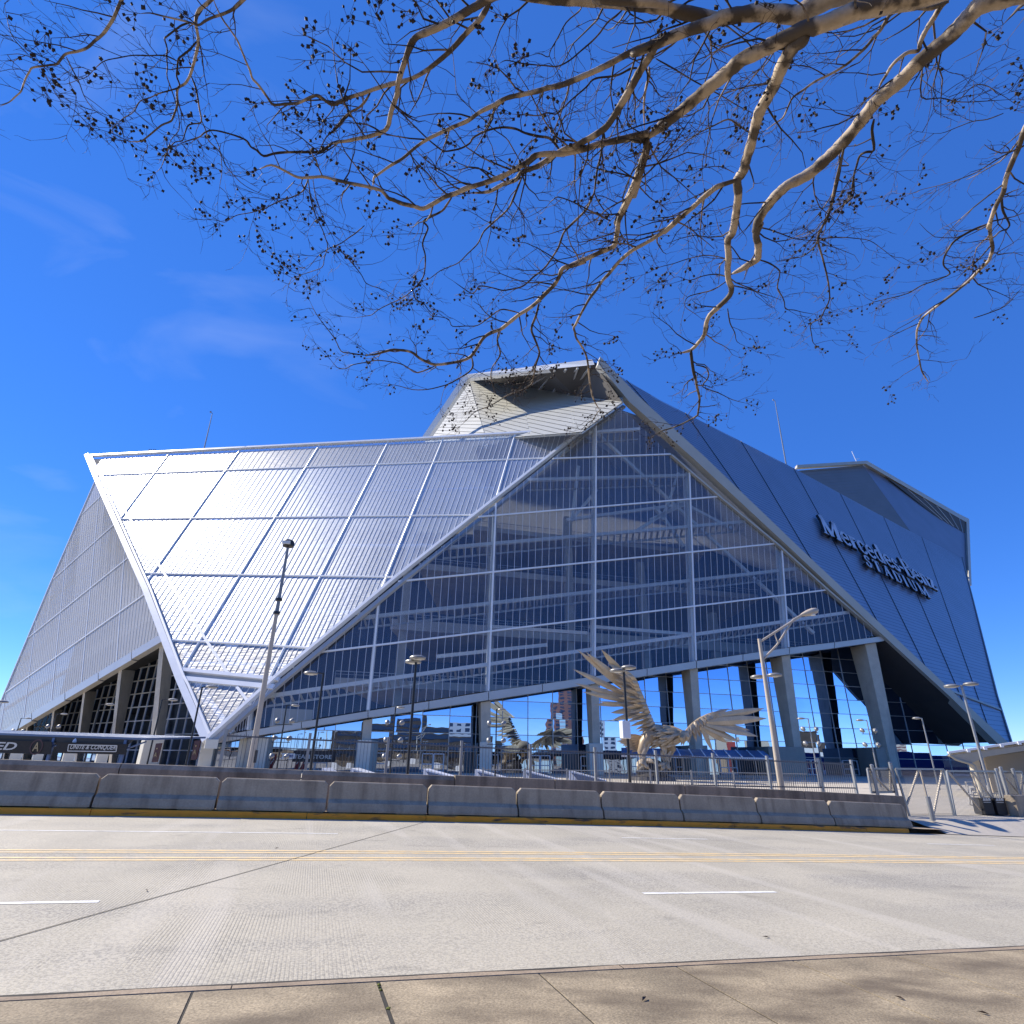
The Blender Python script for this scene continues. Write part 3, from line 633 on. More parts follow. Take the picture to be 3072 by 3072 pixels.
# ---- glass wall of the concourse under facet A
LH = Plane(PH, nH)
def ground_y(PL, x):                                # picture row where a facet meets the plaza
    lo, hi = 2100, 2600
    for _ in range(40):
        mid = (lo + hi) / 2
        if pl(x, mid, PL.O, PL.n).z > PZ: lo = mid
        else: hi = mid
    return lo
H_out = [(620, 2236), (690, 2216), (966, 2168), (1436, 2099), (1872, 2032), (2100, 1997), (2570, 1930), (2612, 1900), (2860, 2110), (2985, 2226), (2985, ground_y(LH, 2985)), (620, ground_y(LH, 620))]
pH = LH.outline(H_out)
x0, x1 = min(p[0] for p in pH), max(p[0] for p in pH); zb = min(p[1] for p in pH)
gw, gh = 4.15, 2.5
nx = int((x1 - x0) / gw) + 1
doorh = 2.9
for i in range(nx):
    for k in range(10):
        za, zb2 = (zb, zb + doorh) if k == 0 else (zb + doorh + (k - 1) * gh, zb + doorh + k * gh)
        xa, xb = x0 + i * gw, x0 + (i + 1) * gw
        c = clip(clip(clip(clip(pH, ((xa, -99), (xa, 199)), -1), ((xb, -99), (xb, 199)), 1), ((-999, za), (999, za)), 1), ((-999, zb2), (999, zb2)), -1)
        if area(c) < .05: continue
        tw = random.uniform(-.01, .01), random.uniform(-.012, .012); cx = sum(p[0] for p in c) / len(c); cz = sum(p[1] for p in c) / len(c)
        m = MB(); m.poly([LH.to3(p, tw[0] * (p[0] - cx) + tw[1] * (p[1] - cz)) for p in c]); m.build('window_pane', M['glass'] if k > 0 else M['glass_dark'], stadium, recalc=False)
mullions(LH, pH, [((x0 + i * gw, -99), (x0 + i * gw, 199)) for i in range(1, nx)], M['alu'], .09, .2, 'mullion')
mullions(LH, pH, [((-999, zb + doorh + k * gh), (999, zb + doorh + k * gh)) for k in range(0, 10)], M['alu'], .09, .2, 'mullion')
for i in range(1, nx - 6):                          # doors in the bottom row
    if i % 2 == 0: continue
    c0 = x0 + i * gw + .4
    for s in (0, 1):
        m = MB(); a = c0 + s * 1.65
        for p, q in (((a, zb + .05), (a, zb + 2.5)), ((a + 1.5, zb + .05), (a + 1.5, zb + 2.5)), ((a, zb + 2.5), (a + 1.5, zb + 2.5)), ((a, zb + .15), (a + 1.5, zb + .15)), ((a, zb + 1.1), (a + 1.5, zb + 1.1))):
            m.bar(LH.to3(p, .06), LH.to3(q, .06), .14, .12, nH)
        m.build('door', M['rail_white'], stadium)
# ---- glass wall under facet C
LD = Plane(PC2, nC2)
D_out = [(590, 2120), (540, 1945), (465, 1982), (285, 2072), (100, 2165), (0, 2213), (-80, 2250), (-80, ground_y(LD, -80)), (650, ground_y(LD, 650)), (640, 2240)]
pD = LD.outline(D_out); x0d, x1d = min(p[0] for p in pD), max(p[0] for p in pD); zd = min(p[1] for p in pD)
nxd = int((x1d - x0d) / 3.4) + 1
for i in range(nxd):
    for k in range(9):
        xa, xb, za, zb2 = x0d + i * 3.4, x0d + (i + 1) * 3.4, zd + k * gh, zd + (k + 1) * gh
        c = clip(clip(clip(clip(pD, ((xa, -99), (xa, 199)), -1), ((xb, -99), (xb, 199)), 1), ((-999, za), (999, za)), 1), ((-999, zb2), (999, zb2)), -1)
        if area(c) < .05: continue
        tw = random.uniform(-.01, .01), random.uniform(-.012, .012); cx = sum(p[0] for p in c) / len(c); cz = sum(p[1] for p in c) / len(c)
        m = MB(); m.poly([LD.to3(p, tw[0] * (p[0] - cx) + tw[1] * (p[1] - cz)) for p in c]); m.build('window_pane', M['glass'], stadium, recalc=False)
mullions(LD, pD, [((x0d + i * 3.4, -99), (x0d + i * 3.4, 199)) for i in range(1, nxd)], M['rail_white'], .10, .22, 'mullion', off=.05)
mullions(LD, pD, [((-999, zd + k * gh), (999, zd + k * gh)) for k in range(1, 9)], M['rail_white'], .16, .3, 'mullion', off=.08)
# ---- soffits
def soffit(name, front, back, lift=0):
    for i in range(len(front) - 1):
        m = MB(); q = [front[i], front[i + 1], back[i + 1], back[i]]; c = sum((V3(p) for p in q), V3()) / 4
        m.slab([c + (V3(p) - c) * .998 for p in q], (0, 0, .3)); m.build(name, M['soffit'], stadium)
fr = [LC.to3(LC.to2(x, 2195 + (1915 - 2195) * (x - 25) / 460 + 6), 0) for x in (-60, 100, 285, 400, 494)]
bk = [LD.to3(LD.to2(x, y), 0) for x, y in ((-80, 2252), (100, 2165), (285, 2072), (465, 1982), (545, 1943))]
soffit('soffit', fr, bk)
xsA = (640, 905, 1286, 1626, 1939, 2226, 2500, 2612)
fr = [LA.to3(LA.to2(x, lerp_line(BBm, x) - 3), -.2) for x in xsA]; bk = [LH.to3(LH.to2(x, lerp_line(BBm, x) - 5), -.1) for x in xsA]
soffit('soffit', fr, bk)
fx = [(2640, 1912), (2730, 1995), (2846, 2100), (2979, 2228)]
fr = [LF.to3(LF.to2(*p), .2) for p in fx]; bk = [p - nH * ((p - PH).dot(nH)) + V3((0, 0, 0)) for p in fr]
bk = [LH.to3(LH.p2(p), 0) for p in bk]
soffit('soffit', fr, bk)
H2_top = bk
# ---- concrete fins
def fin(name, a_top, b_top, a_bot, b_bot, PLf, depth, zbot=PZ, ddir=None, mat_='concrete_col', off=-.5):
    """front face given by two picture edges on the facet plane, then pushed back"""
    dd = ddir or V3((-nH.x, -nH.y, 0)); P = PLf.to3(PLf.to2(*a_top), off), PLf.to3(PLf.to2(*b_top), off)
    Y = P[0].y; q = [P[0], P[1], at_y(*b_bot, P[1].y), at_y(*a_bot, P[0].y)]
    q[2].z = zbot; q[3].z = zbot
    m = MB(); back = [q[0] + dd * depth, q[1] + dd * depth, q[2] + dd * depth * .55, q[3] + dd * depth * .55]
    m.add(q + back, [(0, 1, 2, 3), (7, 6, 5, 4), (0, 4, 5, 1), (1, 5, 6, 2), (2, 6, 7, 3), (3, 7, 4, 0)])
    return m.build(name, M[mat_], stadium, bevel=.08)
fin('column', (2602, 1931), (2634, 1926), (2664, 2250), (2690, 2250), LA, 3.6)
fin('column', (2350, 1967), (2376, 1963), (2382, 2250), (2404, 2250), LA, 3.2)
fin('column', (2074, 2006), (2098, 2002), (2084, 2240), (2106, 2240), LA, 2.8)
fin('column', (1776, 2052), (1800, 2048), (1778, 2240), (1801, 2240), LA, 2.4)
fin('column', (1444, 2105), (1474, 2101), (1447, 2240), (1474, 2240), LA, 2.0)
fin('column', (1090, 2160), (1118, 2155), (1086, 2230), (1114, 2230), LA, 1.8)
fin('column', (740, 2215), (768, 2210), (736, 2230), (762, 2230), LA, 1.5)
def cbox(x0_, x1_, ytop, Y, dep, mat_='cream_clad', skew=0):
    a, b = at_y(x0_, ytop, Y), at_y(x1_, ytop, Y); c = (a + b) / 2; h = c.z - PZ; wd = (b - a).length
    m = MB(); m.box(V3((c.x, c.y + dep / 2, PZ + h / 2)), wd, dep, h, skew); return m.build('column_base', M[mat_], stadium, bevel=.05)
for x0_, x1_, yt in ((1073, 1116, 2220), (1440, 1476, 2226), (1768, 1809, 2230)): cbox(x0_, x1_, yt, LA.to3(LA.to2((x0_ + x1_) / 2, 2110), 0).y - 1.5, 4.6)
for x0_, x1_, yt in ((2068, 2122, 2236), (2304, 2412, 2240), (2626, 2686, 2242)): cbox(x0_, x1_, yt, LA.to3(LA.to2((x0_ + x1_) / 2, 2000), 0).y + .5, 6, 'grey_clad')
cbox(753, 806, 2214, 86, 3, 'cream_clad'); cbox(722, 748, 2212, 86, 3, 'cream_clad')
cbox(596, 632, 2222, 84.5, 3.5, 'cream_clad', .3)
# fins under facet C: narrow lit front edge, broad side running back to the glass
bd = (V3(PC2) - V3(PC)); bd.z = 0; bd.normalize()
def sfin(f0, f1, s1, ybot0, f0b, f1b, s1b):
    def onC(p): return LC.to3(LC.to2(*p), -.6)
    A1, A2 = onC(f0), onC(f1); dB = 6.0
    S = at_y(s1[0], s1[1], A2.y + dB)
    B1, B2, SB = at_y(*f0b, A1.y), at_y(*f1b, A2.y), at_y(*s1b, A2.y + dB * .75)
    for p in (B1, B2, SB): p.z = PZ
    A4 = S + (A1 - A2); B4 = SB + (B1 - B2)
    m = MB(); m.add([A1, A2, S, A4, B1, B2, SB, B4], [(0, 1, 2, 3), (7, 6, 5, 4), (0, 4, 5, 1), (1, 5, 6, 2), (2, 6, 7, 3), (3, 7, 4, 0)]); m.build('column', M['concrete_col'], stadium, bevel=.06)
sfin((467, 1938), (481, 1930), (524, 1950), 0, (445, 2290), (462, 2290), (485, 2290))
sfin((344, 2012), (355, 2006), (406, 2012), 0, (326, 2290), (335, 2290), (348, 2290))
sfin((238, 2076), (245, 2072), (290, 2074), 0, (222, 2290), (229, 2290), (248, 2290))
sfin((147, 2130), (153, 2127), (188, 2128), 0, (138, 2290), (143, 2290), (170, 2290))
sfin((68, 2178), (73, 2175), (102, 2174), 0, (62, 2290), (66, 2290), (92, 2290))
sfin((8, 2214), (12, 2211), (34, 2212), 0, (4, 2290), (8, 2290), (28, 2290))
m = MB(); c = at_y(452, 2250, LC.to3(LC.to2(474, 1935)).y - .6); m.box((c.x, c.y, 1.4), 2.6, 3.4, 4.4, .66); m.build('column_base', M['cream_clad'], stadium, bevel=.05)
for xx in (49, 118, 208, 308):
    c = at_y(xx, 2262, 96); m = MB(); m.box((c.x, c.y, 1.2), 1.4, 2.0, 3.3, .66); m.build('column_base', M['cream_clad'], stadium)
# ------------------------------------------------------------------ upper volumes, roof, interior
def beyond(PL, x, y, k): P = PL.to3(PL.to2(x, y)); return CAM + (P - CAM) * k
LFw = Plane(at_y(1461, 1310, 110), (-.34, -.66, .67))
def rows_on(PL, pts, d2, rowh, mat_, name, lap=.08, grow=0):
    """lapped cladding rows running along the picture direction d2 (two picture points)"""
    a, b = PL.to2(*d2[0]), PL.to2(*d2[1]); ux, uy = b[0] - a[0], b[1] - a[1]; l = math.hypot(ux, uy); ux /= l; uy /= l
    poly = PL.outline(pts); vs_ = [-(p[0]) * uy + p[1] * ux for p in poly]; v = min(vs_); m = MB()
    while v < max(vs_):
        l1 = ((-uy * v - ux * 999, ux * v - uy * 999), (-uy * v + ux * 999, ux * v + uy * 999)); v2 = v + rowh - .05
        l2 = ((-uy * v2 - ux * 999, ux * v2 - uy * 999), (-uy * v2 + ux * 999, ux * v2 + uy * 999))
        c = clip(clip(poly, l1, 1), l2, -1)
        if area(c) > .05: m.poly([PL.to3(p, lap * (1 - ((-p[0] * uy + p[1] * ux) - v) / rowh)) for p in c])
        v += rowh
    o = m.build(name, mat_, stadium, recalc=False); o['kind'] = 'stuff'
    m = MB(); m.slab([PL.to3(p, -.1) for p in poly], -PL.n * .3); m.build('backing_wall', mat_, stadium)
    return poly
for q in ([(1461, 1320), (1398, 1126), (1560, 1138), (1590, 1308)], [(1590, 1308), (1560, 1138), (1700, 1160), (1722, 1298)], [(1722, 1298), (1700, 1160), (1868, 1190), (1868, 1206), (1745, 1296)]):
    rows_on(LFw, q, ((1480, 1200), (1660, 1226)), 1.5, M['cladding_white'], 'cladding_band')
c0, c1 = LFw.to3(LFw.to2(1461, 1340)), LFw.to3(LFw.to2(1398, 1140))
sidev = V3((-.75, .66, 0)); n2 = sidev.cross(c1 - c0).normalized(); n2 = n2 if n2.y < 0 else -n2
LF2 = Plane(c0, n2)
rows_on(LF2, [(1465, 1340), (1401, 1122), (1392, 1140), (1283, 1312), (1268, 1340)], ((1330, 1290), (1450, 1296)), 1.5, M['cladding_white'], 'cladding_band')
louv = Plane(c0 - n2 * -.2, n2)
m = MB()
for k in range(16):
    t = k / 15; a = louv.to3(louv.to2(1277 + 106 * t, 1306 - 150 * t)); b = louv.to3(louv.to2(1292 + 92 * t, 1306 - 134 * t)); m.bar(a, b, .5, .5)
o = m.build('louvre', M['dark'], stadium); o['kind'] = 'stuff'
# roof edge and dark underside with its trusses
YA = E1.y
eo = [at_y(1263, 1316, YA + 24), at_y(1392, 1124, YA + 21), at_y(1650, 1093, YA + 7), at_y(1776, 1078, YA)]
ei = [at_y(1282, 1316, YA + 24), at_y(1405, 1135, YA + 21), at_y(1645, 1108, YA + 7), at_y(1784, 1094, YA)]
for a, b, c, d in zip(eo, eo[1:], ei[1:], ei):
    m = MB(); m.slab([a, b, c, d], (.4, 1.2, 0)); m.build('roof_fascia', M['rail_white'], stadium)
top = [LFw.to3(LFw.to2(x, y), .0) for x, y in ((1400, 1132), (1560, 1156), (1724, 1188), (1868, 1208))]
und = [ei[1], ei[2], ei[3], LF.to3(LF.to2(1868, 1196), -.8)]
for k in range(3):
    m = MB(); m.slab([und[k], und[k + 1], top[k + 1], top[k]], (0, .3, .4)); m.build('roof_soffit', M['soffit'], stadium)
m = MB()
for t in (.15, .4, .65, .9):
    a = und[1].lerp(und[2], t); b = top[1].lerp(top[2], t); m.bar(a - V3((0, 0, .5)), b - V3((0, 0, .5)), .35, .35)
    if t < .9: m.bar(a - V3((0, 0, .5)), top[1].lerp(top[2], t + .25) - V3((0, 0, .5)), .28, .28)
m.build('roof_truss', M['alu'], stadium)
# right hand roof volume behind the dark flank
LG1 = Plane(beyond(LE, 2600, 1480, 1.12), (.22, -.93, .28))
rows_on(LG1, [(2395, 1412), (2588, 1396), (2735, 1600), (2735, 1660), (2380, 1470)], ((2440, 1440), (2600, 1428)), 1.6, M['cladding_grey'], 'cladding_band')
g0, g1 = LG1.to3(LG1.to2(2588, 1396)), LG1.to3(LG1.to2(2735, 1600))
sv = V3((.86, .5, -.02)); n3 = sv.cross(g1 - g0).normalized(); n3 = n3 if n3.y < 0 else -n3
LG2 = Plane(g0, n3)
rows_on(LG2, [(2588, 1396), (2900, 1560), (2906, 1758), (2890, 1700), (2735, 1650), (2735, 1600)], ((2700, 1480), (2850, 1562)), 1.6, M['cladding'], 'cladding_band')
ro = [LG1.to3(LG1.to2(2385, 1402), 1.5), LG1.to3(LG1.to2(2594, 1389), 1.5), LG2.to3(LG2.to2(2866, 1542), .9), LG2.to3(LG2.to2(2902, 1560), .9), LG2.to3(LG2.to2(2908, 1760), .9)]
ri = [LG1.to3(LG1.to2(2385, 1410), 1.5), LG1.to3(LG1.to2(2590, 1398), 1.5), LG2.to3(LG2.to2(2862, 1552), .9), LG2.to3(LG2.to2(2894, 1570), .9), LG2.to3(LG2.to2(2901, 1757), .9)]
for k in range(4):
    m = MB(); m.slab([ro[k], ro[k + 1], ri[k + 1], ri[k]], (0, 2.0, .1)); m.build('roof_fascia', M['beige_fascia'], stadium)
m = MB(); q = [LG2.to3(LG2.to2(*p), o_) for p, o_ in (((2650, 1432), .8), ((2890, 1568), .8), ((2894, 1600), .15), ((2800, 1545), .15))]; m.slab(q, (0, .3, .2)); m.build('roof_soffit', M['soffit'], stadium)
m = MB()
for t in (.25, .45, .62, .78, .92): a = q[0].lerp(q[1], t); b = q[3].lerp(q[2], t); m.bar(a - V3((0, .2, .3)), b - V3((0, .2, .3)), .25, .25)
m.build('roof_truss', M['alu'], stadium)
# closed roof and inner shell so that daylight enters only through the film
TL = LB.to3(LB.to2(272, 1374), -.8); TR = LB.to3(LB.to2(1735, 1296), -.8); PK = LA.to3(LA.to2(1862, 1226), -.8)
CT = LC.to3(LC.to2(292, 1442), -.8); CF = LC.to3(LC.to2(-58, 2240), -.8)
EF = LE.to3(LE.to2(2886, 1675), -.8); EM = LE.to3(LE.to2(2361, 1396), -.8)
for q in ([TL, LB.to3(LB.to2(1206, 1326), -.8), V3((0, 158, 60)), V3((-75, 158, 60))], [LB.to3(LB.to2(1206, 1326), -.8), TR, V3((60, 168, 60)), V3((0, 158, 60))], [TR, PK, EM, V3((100, 170, 46)), V3((60, 168, 60))], [EM, EF, V3((118, 172, 42)), V3((100, 170, 46))],
          [TL, CT + V3((3, 3, 0)), V3((-75, 158, 58))]):
    m = MB(); m.slab(q, (0, 0, .4)) if abs((V3(q[1]) - V3(q[0])).cross(V3(q[2]) - V3(q[0])).normalized().z) > .2 else m.poly(q); m.build('roof_panel', M['roof'], stadium)
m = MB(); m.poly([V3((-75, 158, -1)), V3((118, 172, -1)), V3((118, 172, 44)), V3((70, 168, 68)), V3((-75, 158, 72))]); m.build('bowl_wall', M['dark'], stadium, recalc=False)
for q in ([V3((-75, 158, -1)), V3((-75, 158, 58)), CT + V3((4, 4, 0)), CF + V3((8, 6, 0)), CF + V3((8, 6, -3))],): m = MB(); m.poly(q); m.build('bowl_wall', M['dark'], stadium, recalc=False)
# stacked seating tiers and concourse floors seen through the clear wall
for z, y0_, th, xl, xr in ((14.0, 112, 1.3, -30, 86), (25.0, 113, 1.9, -22, 70), (36.5, 114, 1.2, -18, 56), (46, 115, 1.0, -8, 44)):
    a, b = V3((xl, y0_ + xl * .27, z)), V3((xr, y0_ + xr * .27, z)); m = MB()
    m.slab([a, b, b + V3((0, 40, 0)), a + V3((0, 40, 0))], (0, 0, -th)); m.build('concourse_floor', M['slab_beige'], stadium)
    m = MB(); n = int((xr - xl) / 3)
    for k in range(n + 1):
        p = a.lerp(b, k / n); m.bar(p, p + V3((0, 0, 1.1)), .06)
    m.bar(a + V3((0, 0, 1.1)), b + V3((0, 0, 1.1)), .1); m.bar(a + V3((0, 0, .6)), b + V3((0, 0, .6)), .05); o = m.build('handrail', M['alu'], stadium)
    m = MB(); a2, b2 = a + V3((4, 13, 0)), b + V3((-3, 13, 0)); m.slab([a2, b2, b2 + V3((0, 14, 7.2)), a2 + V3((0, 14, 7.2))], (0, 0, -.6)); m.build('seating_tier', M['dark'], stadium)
for x in (-20, -4, 12, 28, 44, 60, 74):
    y = 114.5 + x * .27; h = 50 - max(0, x - 14) * .62; m = MB(); m.box((x, y, h / 2), 1.5, 1.5, h, R(15)); m.build('column', M['concrete_col'], stadium)
LAt = Plane(PA, nA, -4.5)
for a, b in [((1790, 1300), (2440, 1900)), ((1905, 1595), (2060, 1500)), ((2058, 1512), (1950, 1560)), ((1700, 1560), (2060, 1512)), ((1985, 1545), (2050, 1640)), ((1985, 1545), (1960, 1520)), ((2035, 1420), (1985, 1560)), ((1715, 1560), (1790, 1470)), ((1735, 1400), (1715, 1565)), ((2030, 1500), (2200, 1590)), ((1470, 1880), (1760, 1900)), ((1770, 1880), (2090, 1905)), ((1310, 1970), (1640, 1935))]:
    px_bar(LAt, [a, b], .55, .6, M['white_steel'], 'brace')
# interior partitions behind the concourse glass
m = MB(); a = at_y(800, 2230, 99); b = at_y(925, 2230, 101.5); m.slab([V3((a.x, a.y, PZ)), V3((b.x, b.y, PZ)), V3((b.x, b.y, 8.5)), V3((a.x, a.y, 8.5))], (0, .4, 0)); m.build('shop_wall', M['cream_clad'], stadium)
# ------------------------------------------------------------------ raised lettering on the dark flank
GL = {  # strokes in a 0..1 em box: (points, thickness); tiny serifs are strokes too
 'M': (.98, [([(.12, 0), (.12, .72)], .05), ([(.10, .72), (.46, .04)], .11), ([(.46, .04), (.82, .72)], .05), ([(.84, 0), (.84, .72)], .11), ([(.0, .01), (.24, .01)], .03), ([(.68, .01), (.98, .01)], .03), ([(0, .71), (.18, .71)], .03), ([(.78, .71), (.98, .71)], .03)]),
 'e': (.50, [([(.06, .26), (.44, .26), (.42, .38), (.33, .46), (.22, .47), (.10, .38), (.06, .24), (.10, .10), (.22, .01), (.36, .02), (.46, .10)], .06), ([(.08, .34), (.07, .14)], .09)]),
 'r': (.38, [([(.12, .01), (.12, .46)], .10), ([(.12, .32), (.22, .44), (.36, .44)], .07), ([(.0, .01), (.26, .01)], .03), ([(0, .45), (.14, .45)], .03)]),
 'c': (.46, [([(.42, .38), (.32, .46), (.22, .46), (.10, .38), (.06, .24), (.10, .10), (.22, .01), (.34, .02), (.44, .10)], .06), ([(.08, .34), (.08, .14)], .09)]),
 'd': (.55, [([(.42, .01), (.42, .74)], .10), ([(.42, .40), (.30, .46), (.18, .44), (.08, .34), (.06, .22), (.10, .08), (.22, .01), (.34, .04), (.42, .10)], .06), ([(.42, .01), (.54, .01)], .03), ([(.32, .73), (.44, .73)], .03)]),
 's': (.40, [([(.34, .36), (.30, .45), (.18, .46), (.08, .38), (.10, .29), (.28, .20), (.34, .12), (.28, .03), (.16, .01), (.06, .06), (.05, .13)], .07)]),
 '-': (.30, [([(.03, .24), (.27, .24)], .07)]),
 'B': (.62, [([(.14, 0), (.14, .72)], .11), ([(.02, .71), (.36, .71), (.48, .62), (.48, .48), (.36, .39), (.14, .39)], .05), ([(.36, .39), (.54, .31), (.56, .14), (.42, .01), (.02, .01)], .05), ([(.50, .64), (.50, .46)], .08), ([(.56, .30), (.56, .12)], .09)]),
 'n': (.56, [([(.12, .01), (.12, .46)], .10), ([(.12, .34), (.24, .45), (.36, .44), (.42, .34)], .06), ([(.42, .36), (.42, .01)], .10), ([(.0, .01), (.24, .01)], .03), ([(.32, .01), (.54, .01)], .03), ([(0, .45), (.14, .45)], .03)]),
 'z': (.46, [([(.06, .44), (.40, .44)], .05), ([(.40, .44), (.06, .03)], .09), ([(.06, .03), (.42, .03)], .05), ([(.06, .44), (.06, .34)], .03), ([(.42, .03), (.42, .13)], .03)]),
 'S': (.50, [([(.44, .56), (.38, .68), (.24, .71), (.10, .62), (.10, .48), (.24, .39), (.40, .30), (.45, .16), (.34, .03), (.20, .01), (.08, .08), (.06, .2)], .08)]),
 'T': (.62, [([(.31, 0), (.31, .70)], .11), ([(.04, .70), (.58, .70)], .05), ([(.04, .70), (.04, .55)], .03), ([(.58, .70), (.58, .55)], .03), ([(.20, .01), (.42, .01)], .03)]),
 'A': (.70, [([(.10, .0), (.34, .72)], .05), ([(.34, .72), (.60, 0)], .11), ([(.18, .24), (.50, .24)], .05), ([(0, .01), (.2, .01)], .03), ([(.48, .01), (.72, .01)], .03)]),
 'D': (.68, [([(.14, 0), (.14, .72)], .11), ([(.02, .71), (.36, .71), (.54, .60), (.60, .38), (.54, .12), (.36, .01), (.02, .01)], .05), ([(.60, .52), (.60, .22)], .10)]),
 'I': (.30, [([(.15, 0), (.15, .72)], .11), ([(.02, .71), (.28, .71)], .03), ([(.02, .01), (.28, .01)], .03)]),
 'U': (.68, [([(.14, .72), (.14, .20), (.22, .05), (.36, .01), (.50, .06), (.56, .2), (.56, .72)], .07), ([(.14, .72), (.14, .22)], .11), ([(.02, .71), (.26, .71)], .03), ([(.46, .71), (.68, .71)], .03)])}
def letters(s, p_left, p_right, p_top, gap, sign):
    """letters standing off the flank; p_left, p_right: picture points of the baseline ends"""
    a, b = LE.to2(*p_left), LE.to2(*p_right); L_ = math.hypot(b[0] - a[0], b[1] - a[1]); ux, uy = (b[0] - a[0]) / L_, (b[1] - a[1]) / L_
    wid = sum(GL[c][0] + gap for c in s) - gap; k = L_ / wid; x = 0.0
    t2 = LE.to2(*p_top); vx, vy = (t2[0] - a[0]) / .72, (t2[1] - a[1]) / .72; em = math.hypot(vx, vy); vx /= em; vy /= em
    def P3(px_, py_, off): px_ *= k; py_ *= em; return LE.to3((a[0] + ux * px_ + vx * py_, a[1] + uy * px_ + vy * py_), off)
    for c in s:
        mb, mf = MB(), MB()
        for pts, th in GL[c][1]:
            for p, q in zip(pts, pts[1:]):
                dx, dy = (q[0] - p[0]) * k, (q[1] - p[1]) * em; l = math.hypot(dx, dy)
                if l < 1e-6: continue
                e = th * em * .62; nx_, ny_ = -dy / l * e, dx / l * e; ox, oy = dx / l * e * .35, dy / l * e * .35
                quad = [((x + p[0]) - ox / k - nx_ / k, p[1] - oy / em - ny_ / em), ((x + q[0]) + ox / k - nx_ / k, q[1] + oy / em - ny_ / em), ((x + q[0]) + ox / k + nx_ / k, q[1] + oy / em + ny_ / em), ((x + p[0]) - ox / k + nx_ / k, p[1] - oy / em + ny_ / em)]
                mb.slab([P3(u_, v_, .45) for u_, v_ in quad], LE.n * .6); mf.poly([P3(u_, v_, 1.06) for u_, v_ in quad])
        o = mb.build('letter', M['letter_side'], sign); f = mf.build('letter_face', M['letter_face'], sign, recalc=False)
        x += GL[c][0] + gap
m = MB()
for a, b in (((2462, 1590), (2808, 1765)), ((2586, 1695), (2785, 1796))): m.bar(LE.to3(LE.to2(*a), .28), LE.to3(LE.to2(*b), .28), .16, .3, nE)
sgn = m.build('name_sign', M['letter_side'], stadium)
letters('Mercedes-Benz', (2462, 1606), (2806, 1780), (2443, 1552), .05, sgn)
letters('STADIUM', (2590, 1704), (2782, 1802), (2577, 1671), .26, sgn)
# masts on the roof edges
def mast(px0, px1, depth_pt, label, r0):
    a = depth_pt; b = at_y(px1[0], px1[1], a.y); t = thing('roof_mast', label, 'mast', a, 'lightning masts on the stadium roof'); m = MB()
    m.tube([a - V3((0, 0, 1.5)), a.lerp(b, .5), b], [r0, r0 * .8, r0 * .5], 6); m.build('pole', M['pole_grey'], t)
    m = MB(); m.bar(b, b + V3((-.5, 0, .35)), .12); m.box(b + V3((-.5, 0, .4)), .3, .3, .35); m.build('lightning_head', M['pole_grey'], t)
mast((612, 1348), (637, 1240), at_y(612, 1348, LB.to3(LB.to2(612, 1354)).y + 3), 'thin mast on the roof edge above the bright glazed wall', .16)
mast((2358, 1390), (2325, 1203), beyond(LE, 2358, 1391, 1.02), 'tall pale mast above the dark metal flank', .2)
t = thing('weather_sensor', 'small instrument post on the grey roof at the right', 'sensor', ro[1]); m = MB()
b = ro[1] + V3((-4, 1, 0)); m.tube([b, b + V3((-1, 0, 5))], .13, 5); m.bar(b + V3((-.2, 0, 1)), b + V3((1.4, 0, 1.6)), .15); m.build('post', M['rail_white'], t)
t = thing('roof_hatch_rail', 'two small looped rails on the roof edge at the left', 'rail', TL); m = MB(); c = at_y(452, 1358, TL.y - 2)
for k in (-.5, .6): m.tube([c + V3((k - .5, 0, -.6)), c + V3((k - .1, 0, 1.0)), c + V3((k + .5, 0, .9)), c + V3((k + .8, 0, -.6))], .09, 5)
m.build('loop', M['pole_dark'], t)
# ------------------------------------------------------------------ city behind the viewer, seen only in the concourse glass
def mirror_pt(x, y, T):
    d = ray(x, y); h = pl(x, y, PH, nH); P = CAM + d * T; return P - nH * (2 * (P - PH).dot(nH))
def block(xa, xb, ytop, T, dep, mat_, label, floors=0, winmat=None, cat='building', vert=False, zbase=-3.2):
    a, b = mirror_pt(xa, ytop, T), mirror_pt(xb, ytop, T); h = (a.z + b.z) / 2; c = (a + b) / 2; e = (b - a); e.z = 0; wd = e.length; e.normalize(); out = V3((-e.y, e.x, 0))
    if out.y < 0: out = -out                         # towards the stadium
    t = thing('city_building', label, cat, (c.x, c.y, zbase))
    q = [V3((p.x, p.y, zbase)) for p in (a, b, b - out * dep, a - out * dep)]
    m = MB(); m.slab(q, (0, 0, h - zbase)); m.build('wall', mat_, t)
    if floors:
        fh = (h - zbase) / floors; m = MB()
        for k in range(floors):
            z = zbase + fh * (k + .35); p, r_ = V3((a.x, a.y, z)) + out * .1, V3((b.x, b.y, z)) + out * .1
            if vert:
                n = max(2, int(wd / 4))
                for i in range(n):
                    s0, s1 = p.lerp(r_, (i + .2) / n), p.lerp(r_, (i + .75) / n); m.slab([s0, s1, s1 + V3((0, 0, fh * .5)), s0 + V3((0, 0, fh * .5))], out * -.15)
            else: m.slab([p.lerp(r_, .03), p.lerp(r_, .97), p.lerp(r_, .97) + V3((0, 0, fh * .5)), p.lerp(r_, .03) + V3((0, 0, fh * .5))], out * -.15)
        o = m.build('window_band', winmat, t); o['kind'] = 'stuff'
    return t
M['brick_dark'] = mat('dark_brick', (.055, .04, .03), .85, noise=(.3, .3)); M['brick_red'] = mat('red_granite', (.17, .075, .06), .6, noise=(.1, .2))
M['tan_wall'] = mat('tan_wall', (.42, .35, .26), .8, noise=(.1, .1)); M['win'] = mat('office_glass', (.03, .05, .09), .15); M['pale_blue'] = mat('pale_blue_glass', (.35, .55, .62), .3)
